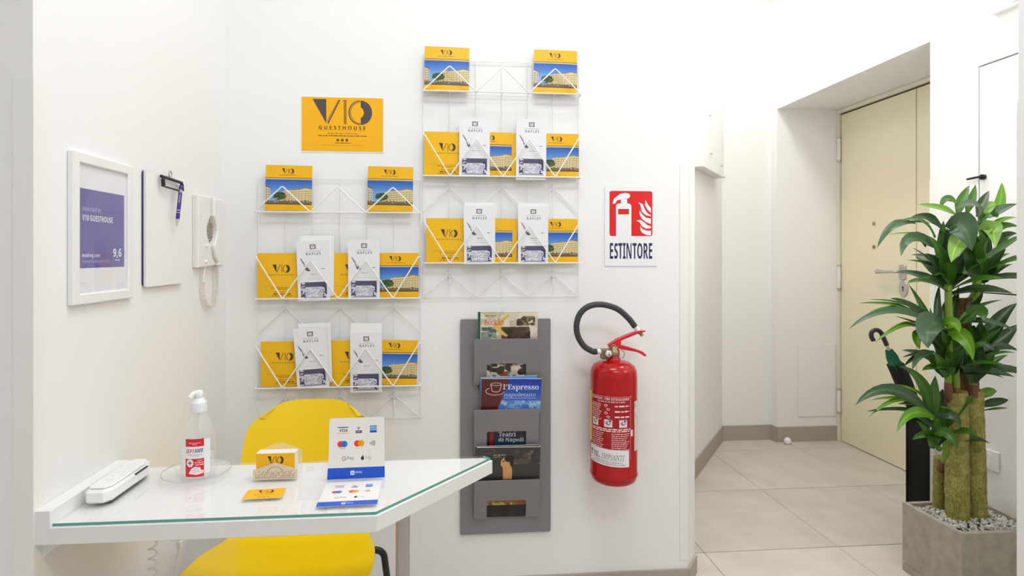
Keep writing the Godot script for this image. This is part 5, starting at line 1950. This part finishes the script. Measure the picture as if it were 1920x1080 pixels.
func foliage(t: Node3D):
	leaf(t, Vector3(1.992, 1.143, -1.980), Vector3(1.905, 1.217, -1.930), Vector3(1.851, 1.284, -1.900), 0.041, "dark", 0.80)
	leaf(t, Vector3(2.005, 1.143, -1.980), Vector3(1.988, 1.217, -1.940), Vector3(2.028, 1.273, -1.910), 0.041, "dark", 0.70)
	leaf(t, Vector3(1.996, 1.147, -1.980), Vector3(1.985, 1.241, -1.980), Vector3(1.956, 1.334, -1.960), 0.046, "dark", 0.70)
	leaf(t, Vector3(2.000, 1.147, -1.980), Vector3(2.026, 1.225, -1.960), Vector3(2.046, 1.285, -1.950), 0.039, "mid", 0.60)
	leaf(t, Vector3(1.993, 1.297, -1.960), Vector3(1.987, 1.404, -1.920), Vector3(1.955, 1.275, -1.880), 0.068, "pale", 0.90)
	leaf(t, Vector3(2.007, 1.167, -1.980), Vector3(2.041, 1.261, -2.000), Vector3(2.049, 1.356, -2.000), 0.039, "dark", 0.60)
	leaf(t, Vector3(1.824, 1.344, -1.930), Vector3(1.823, 1.394, -1.860), Vector3(1.834, 1.264, -1.850), 0.089, "grey", 0.90)
	leaf(t, Vector3(1.987, 1.390, -1.960), Vector3(1.901, 1.464, -1.900), Vector3(1.780, 1.410, -1.860), 0.042, "grey", 0.75)
	leaf(t, Vector3(1.906, 1.395, -1.980), Vector3(1.938, 1.463, -2.000), Vector3(1.983, 1.515, -2.010), 0.033, "mid", 0.60)
	leaf(t, Vector3(1.961, 1.405, -2.000), Vector3(1.993, 1.456, -2.010), Vector3(2.028, 1.521, -2.030), 0.029, "mid", 0.60)
	leaf(t, Vector3(1.987, 1.392, -1.980), Vector3(2.027, 1.455, -2.000), Vector3(2.064, 1.496, -2.010), 0.033, "dark", 0.60)
	leaf(t, Vector3(2.060, 1.392, -1.980), Vector3(2.097, 1.459, -1.990), Vector3(2.116, 1.528, -2.010), 0.031, "bright", 0.80)
	leaf(t, Vector3(1.996, 1.371, -1.980), Vector3(2.020, 1.457, -1.980), Vector3(2.099, 1.441, -2.000), 0.042, "pale", 0.70)
	leaf(t, Vector3(2.029, 1.392, -1.980), Vector3(2.046, 1.422, -1.950), Vector3(2.094, 1.439, -1.930), 0.037, "grey", 0.70)
	leaf(t, Vector3(2.033, 1.347, -1.980), Vector3(2.065, 1.391, -1.960), Vector3(2.105, 1.388, -1.940), 0.027, "bright", 0.50)
	leaf(t, Vector3(2.047, 1.331, -1.980), Vector3(2.070, 1.371, -1.960), Vector3(2.099, 1.353, -1.930), 0.035, "mid", 0.60)
	leaf(t, Vector3(2.064, 1.282, -1.980), Vector3(2.074, 1.334, -1.960), Vector3(2.105, 1.329, -1.940), 0.035, "dark", 0.60)
	leaf(t, Vector3(2.029, 1.159, -1.980), Vector3(2.052, 1.217, -1.960), Vector3(2.094, 1.251, -1.930), 0.023, "mid", 0.50)
	leaf(t, Vector3(2.020, 1.147, -1.980), Vector3(2.060, 1.200, -1.980), Vector3(2.099, 1.217, -1.950), 0.023, "dark", 0.50)
	leaf(t, Vector3(1.985, 1.363, -1.980), Vector3(1.899, 1.387, -1.920), Vector3(1.846, 1.370, -1.900), 0.046, "dark", 0.60)
	leaf(t, Vector3(1.959, 1.371, -1.980), Vector3(1.898, 1.413, -1.940), Vector3(1.862, 1.404, -1.930), 0.035, "dark", 0.50)
	leaf(t, Vector3(2.000, 1.355, -1.980), Vector3(1.995, 1.403, -1.960), Vector3(2.010, 1.389, -1.940), 0.042, "mid", 0.50)
	leaf(t, Vector3(1.994, 1.147, -1.980), Vector3(1.977, 1.201, -1.950), Vector3(1.961, 1.261, -1.930), 0.035, "mid", 0.70)
	leaf(t, Vector3(1.900, 1.386, -1.960), Vector3(1.802, 1.422, -1.920), Vector3(1.701, 1.434, -1.930), 0.037, "bright", 0.60)
	leaf(t, Vector3(1.921, 1.446, -2.000), Vector3(1.898, 1.488, -2.030), Vector3(1.883, 1.430, -2.030), 0.029, "mid", 0.60)
	leaf(t, Vector3(1.841, 1.350, -1.980), Vector3(1.784, 1.415, -1.980), Vector3(1.727, 1.383, -2.000), 0.033, "grey", 0.70)
	leaf(t, Vector3(1.814, 1.314, -1.980), Vector3(1.753, 1.409, -1.960), Vector3(1.649, 1.369, -1.960), 0.029, "mid", 0.50)
	leaf(t, Vector3(1.719, 1.367, -1.960), Vector3(1.609, 1.388, -1.950), Vector3(1.570, 1.276, -1.960), 0.029, "grey", 0.70)
	leaf(t, Vector3(1.795, 1.368, -1.980), Vector3(1.745, 1.378, -1.980), Vector3(1.672, 1.368, -1.980), 0.014, "dark", 0.50)
	leaf(t, Vector3(1.814, 1.306, -1.980), Vector3(1.750, 1.342, -1.980), Vector3(1.625, 1.325, -1.980), 0.015, "bright", 0.50)
	leaf(t, Vector3(1.854, 1.257, -1.980), Vector3(1.638, 1.370, -1.920), Vector3(1.612, 1.245, -1.900), 0.046, "grey", 0.75)
	leaf(t, Vector3(1.871, 1.135, -1.980), Vector3(1.813, 1.217, -1.960), Vector3(1.753, 1.257, -1.950), 0.042, "dark", 0.70)
	leaf(t, Vector3(1.821, 1.204, -1.980), Vector3(1.780, 1.225, -1.980), Vector3(1.706, 1.231, -1.980), 0.017, "mid", 0.60)
	leaf(t, Vector3(1.854, 1.139, -1.980), Vector3(1.810, 1.188, -1.980), Vector3(1.721, 1.158, -1.960), 0.019, "mid", 0.60)
	leaf(t, Vector3(1.871, 1.135, -1.980), Vector3(1.855, 1.282, -2.000), Vector3(1.868, 1.380, -2.000), 0.042, "mid", 0.70)
	leaf(t, Vector3(1.878, 1.135, -1.980), Vector3(1.882, 1.201, -1.960), Vector3(1.900, 1.269, -1.940), 0.037, "dark", 0.70)
	leaf(t, Vector3(1.884, 1.147, -1.980), Vector3(1.919, 1.188, -1.980), Vector3(1.939, 1.188, -1.960), 0.042, "dark", 0.50)
	leaf(t, Vector3(1.907, 1.321, -1.950), Vector3(1.809, 1.296, -1.890), Vector3(1.775, 1.224, -1.870), 0.058, "pale", 0.90)
	leaf(t, Vector3(1.871, 1.135, -1.980), Vector3(1.821, 1.261, -1.950), Vector3(1.743, 1.320, -1.930), 0.041, "mid", 0.70)
	leaf(t, Vector3(1.873, 1.135, -1.980), Vector3(1.881, 1.261, -1.990), Vector3(1.862, 1.350, -1.980), 0.046, "dark", 0.70)
	leaf(t, Vector3(1.866, 1.136, -1.970), Vector3(1.803, 1.213, -1.940), Vector3(1.778, 1.265, -1.920), 0.027, "mid", 0.80)
	leaf(t, Vector3(1.788, 1.298, -1.980), Vector3(1.767, 1.314, -1.980), Vector3(1.778, 1.277, -1.980), 0.023, "dark", 0.60)
	leaf(t, Vector3(1.858, 0.809, -1.980), Vector3(1.833, 0.994, -2.000), Vector3(1.743, 1.141, -2.020), 0.031, "mid", 0.70)
	leaf(t, Vector3(1.841, 0.939, -1.980), Vector3(1.710, 1.084, -1.960), Vector3(1.619, 1.090, -1.960), 0.037, "dark", 0.60)
	leaf(t, Vector3(1.745, 1.033, -1.980), Vector3(1.647, 1.080, -1.960), Vector3(1.498, 1.074, -1.960), 0.019, "mid", 0.50)
	leaf(t, Vector3(1.745, 1.045, -1.980), Vector3(1.663, 1.086, -1.980), Vector3(1.554, 1.085, -1.980), 0.012, "mid", 0.50)
	leaf(t, Vector3(1.728, 1.046, -1.980), Vector3(1.634, 1.069, -1.950), Vector3(1.533, 1.045, -1.950), 0.019, "bright", 0.50)
	leaf(t, Vector3(1.813, 0.979, -1.960), Vector3(1.588, 1.111, -1.920), Vector3(1.435, 0.982, -1.930), 0.037, "grey", 0.60)
	leaf(t, Vector3(1.762, 0.964, -1.980), Vector3(1.685, 1.037, -1.950), Vector3(1.534, 0.932, -1.930), 0.023, "bright", 0.60)
	leaf(t, Vector3(1.828, 0.964, -1.980), Vector3(1.711, 1.005, -1.980), Vector3(1.655, 1.024, -1.980), 0.019, "mid", 0.50)
	leaf(t, Vector3(1.831, 0.994, -1.960), Vector3(1.678, 1.029, -1.880), Vector3(1.670, 0.924, -1.850), 0.091, "grey", 0.90)
	leaf(t, Vector3(1.771, 0.968, -1.980), Vector3(1.689, 0.963, -1.940), Vector3(1.702, 0.907, -1.920), 0.033, "bright", 0.80)
	leaf(t, Vector3(1.836, 0.955, -1.980), Vector3(1.842, 1.062, -2.010), Vector3(1.870, 1.136, -2.020), 0.024, "dark", 0.80)
	leaf(t, Vector3(1.875, 0.955, -1.980), Vector3(1.915, 1.058, -2.010), Vector3(1.950, 1.132, -2.020), 0.028, "dark", 0.80)
	leaf(t, Vector3(1.836, 0.939, -1.980), Vector3(1.820, 1.002, -2.000), Vector3(1.813, 1.052, -2.000), 0.015, "mid", 0.80)
	leaf(t, Vector3(1.836, 0.955, -1.980), Vector3(1.868, 1.030, -2.000), Vector3(1.892, 1.104, -2.000), 0.029, "mid", 0.80)
	leaf(t, Vector3(1.826, 0.990, -1.960), Vector3(1.834, 1.024, -1.910), Vector3(1.816, 0.973, -1.880), 0.039, "bright", 0.80)
	leaf(t, Vector3(1.839, 0.962, -1.960), Vector3(1.851, 0.988, -1.880), Vector3(1.849, 0.876, -1.860), 0.050, "bright", 0.85)
	leaf(t, Vector3(1.923, 0.995, -1.980), Vector3(1.955, 1.030, -1.920), Vector3(2.062, 0.972, -1.900), 0.025, "grey", 0.60)
	leaf(t, Vector3(1.910, 1.003, -1.980), Vector3(1.947, 1.066, -1.960), Vector3(2.057, 1.084, -1.950), 0.019, "mid", 0.60)
	leaf(t, Vector3(1.941, 1.040, -1.980), Vector3(1.976, 1.080, -1.980), Vector3(2.009, 1.113, -1.980), 0.033, "dark", 0.80)
	leaf(t, Vector3(1.928, 0.995, -1.980), Vector3(1.961, 1.076, -1.930), Vector3(1.940, 1.011, -1.910), 0.058, "mid", 0.60)
	leaf(t, Vector3(1.871, 0.906, -1.980), Vector3(1.822, 0.958, -1.960), Vector3(1.804, 0.996, -1.950), 0.035, "dark", 0.80)
	leaf(t, Vector3(1.871, 0.898, -1.980), Vector3(1.882, 0.942, -1.960), Vector3(1.856, 0.975, -1.950), 0.046, "mid", 0.80)
	leaf(t, Vector3(1.855, 0.908, -1.970), Vector3(1.811, 0.947, -1.930), Vector3(1.781, 0.984, -1.920), 0.023, "mid", 0.80)
	leaf(t, Vector3(1.869, 0.780, -1.980), Vector3(1.808, 0.864, -1.950), Vector3(1.764, 0.896, -1.930), 0.033, "mid", 0.80)
	leaf(t, Vector3(1.873, 0.780, -1.980), Vector3(1.852, 0.845, -1.960), Vector3(1.838, 0.908, -1.950), 0.035, "mid", 0.80)
	leaf(t, Vector3(1.880, 0.784, -1.980), Vector3(1.868, 0.855, -1.950), Vector3(1.894, 0.902, -1.930), 0.023, "dark", 0.70)
	leaf(t, Vector3(1.849, 0.793, -1.980), Vector3(1.819, 0.842, -1.980), Vector3(1.780, 0.871, -1.980), 0.023, "mid", 0.70)
	leaf(t, Vector3(1.796, 0.890, -1.960), Vector3(1.701, 0.905, -1.930), Vector3(1.672, 0.834, -1.920), 0.029, "grey", 0.70)
	leaf(t, Vector3(1.806, 0.887, -1.980), Vector3(1.728, 0.891, -1.960), Vector3(1.667, 0.873, -1.960), 0.016, "dark", 0.60)
	leaf(t, Vector3(1.788, 0.887, -1.980), Vector3(1.724, 0.878, -1.970), Vector3(1.674, 0.841, -1.960), 0.019, "dark", 0.60)
	leaf(t, Vector3(1.871, 0.780, -1.980), Vector3(1.849, 0.821, -1.980), Vector3(1.814, 0.915, -1.980), 0.031, "dark", 0.80)
	leaf(t, Vector3(2.027, 0.876, -2.000), Vector3(2.067, 1.008, -2.000), Vector3(2.149, 1.069, -1.980), 0.050, "dark", 0.75)
	leaf(t, Vector3(2.041, 0.868, -2.000), Vector3(2.099, 0.933, -2.000), Vector3(2.158, 0.989, -1.980), 0.050, "dark", 0.75)
	leaf(t, Vector3(2.025, 0.888, -1.980), Vector3(2.065, 0.923, -1.960), Vector3(2.110, 0.894, -1.940), 0.033, "dark", 0.60)
	leaf(t, Vector3(1.967, 0.913, -1.980), Vector3(1.961, 0.933, -1.930), Vector3(1.993, 0.902, -1.920), 0.027, "grey", 0.60)
	leaf(t, Vector3(1.981, 0.774, -1.980), Vector3(2.008, 0.859, -1.960), Vector3(2.079, 0.879, -1.950), 0.027, "mid", 0.60)
	leaf(t, Vector3(1.947, 0.775, -1.960), Vector3(1.910, 0.848, -1.940), Vector3(1.888, 0.890, -1.930), 0.037, "dark", 0.80)
	leaf(t, Vector3(1.954, 0.775, -1.960), Vector3(1.969, 0.852, -1.960), Vector3(1.972, 0.918, -1.950), 0.050, "dark", 0.80)
	leaf(t, Vector3(1.958, 0.779, -1.960), Vector3(1.981, 0.853, -1.950), Vector3(2.018, 0.895, -1.940), 0.042, "mid", 0.80)
	leaf(t, Vector3(1.985, 0.807, -1.980), Vector3(2.042, 0.810, -1.980), Vector3(2.096, 0.784, -1.980), 0.014, "dark", 0.60)
	leaf(t, Vector3(1.967, 0.913, -1.980), Vector3(1.959, 0.962, -1.980), Vector3(1.952, 0.989, -1.960), 0.054, "dark", 0.80)
	leaf(t, Vector3(1.989, 0.913, -1.980), Vector3(2.003, 0.954, -1.980), Vector3(1.978, 1.005, -1.960), 0.042, "mid", 0.80)
	leaf(t, Vector3(1.811, 0.655, -1.990), Vector3(1.771, 0.807, -1.970), Vector3(1.664, 0.841, -1.970), 0.037, "mid", 0.70)
	leaf(t, Vector3(1.806, 0.692, -1.990), Vector3(1.745, 0.758, -1.990), Vector3(1.665, 0.767, -1.990), 0.016, "bright", 0.50)
	leaf(t, Vector3(1.815, 0.647, -1.990), Vector3(1.588, 0.838, -1.930), Vector3(1.468, 0.706, -1.940), 0.046, "grey", 0.70)
	leaf(t, Vector3(1.789, 0.684, -1.990), Vector3(1.659, 0.736, -1.970), Vector3(1.549, 0.715, -1.970), 0.023, "bright", 0.50)
	leaf(t, Vector3(1.797, 0.680, -1.990), Vector3(1.642, 0.769, -1.950), Vector3(1.516, 0.658, -1.940), 0.020, "bright", 0.60)
	leaf(t, Vector3(1.793, 0.664, -1.990), Vector3(1.737, 0.702, -1.990), Vector3(1.674, 0.694, -1.990), 0.019, "mid", 0.50)
	leaf(t, Vector3(1.797, 0.647, -1.990), Vector3(1.659, 0.702, -1.950), Vector3(1.508, 0.683, -1.940), 0.019, "dark", 0.50)
	leaf(t, Vector3(1.810, 0.641, -1.970), Vector3(1.650, 0.728, -1.910), Vector3(1.587, 0.622, -1.890), 0.037, "bright", 0.80)
	leaf(t, Vector3(1.801, 0.649, -1.970), Vector3(1.822, 0.701, -1.910), Vector3(1.842, 0.631, -1.900), 0.035, "grey", 0.80)
	leaf(t, Vector3(1.801, 0.588, -1.970), Vector3(1.805, 0.631, -1.910), Vector3(1.820, 0.553, -1.890), 0.037, "mid", 0.80)
	leaf(t, Vector3(1.821, 0.533, -1.990), Vector3(1.770, 0.608, -1.960), Vector3(1.712, 0.645, -1.950), 0.026, "mid", 0.80)
	leaf(t, Vector3(1.824, 0.533, -1.990), Vector3(1.816, 0.604, -1.970), Vector3(1.809, 0.664, -1.960), 0.033, "mid", 0.80)
	leaf(t, Vector3(1.835, 0.537, -1.990), Vector3(1.859, 0.581, -1.990), Vector3(1.859, 0.646, -1.990), 0.035, "dark", 0.80)
	leaf(t, Vector3(1.815, 0.639, -1.990), Vector3(1.838, 0.723, -2.010), Vector3(1.853, 0.791, -2.020), 0.037, "mid", 0.80)
	leaf(t, Vector3(1.828, 0.639, -1.990), Vector3(1.864, 0.690, -2.010), Vector3(1.884, 0.740, -2.020), 0.042, "dark", 0.80)
	leaf(t, Vector3(1.805, 0.532, -1.970), Vector3(1.779, 0.552, -1.960), Vector3(1.766, 0.568, -1.960), 0.023, "mid", 0.80)
	leaf(t, Vector3(1.810, 0.532, -1.970), Vector3(1.813, 0.535, -1.960), Vector3(1.826, 0.537, -1.960), 0.023, "mid", 0.80)
	leaf(t, Vector3(2.035, 0.693, -2.030), Vector3(2.085, 0.734, -2.030), Vector3(2.117, 0.723, -2.030), 0.035, "bright", 0.70)
	leaf(t, Vector3(2.031, 0.664, -2.030), Vector3(2.130, 0.687, -2.030), Vector3(2.165, 0.690, -2.030), 0.031, "dark", 0.70)
	leaf(t, Vector3(2.062, 0.651, -2.030), Vector3(2.130, 0.658, -2.030), Vector3(2.165, 0.658, -2.030), 0.012, "mid", 0.50)
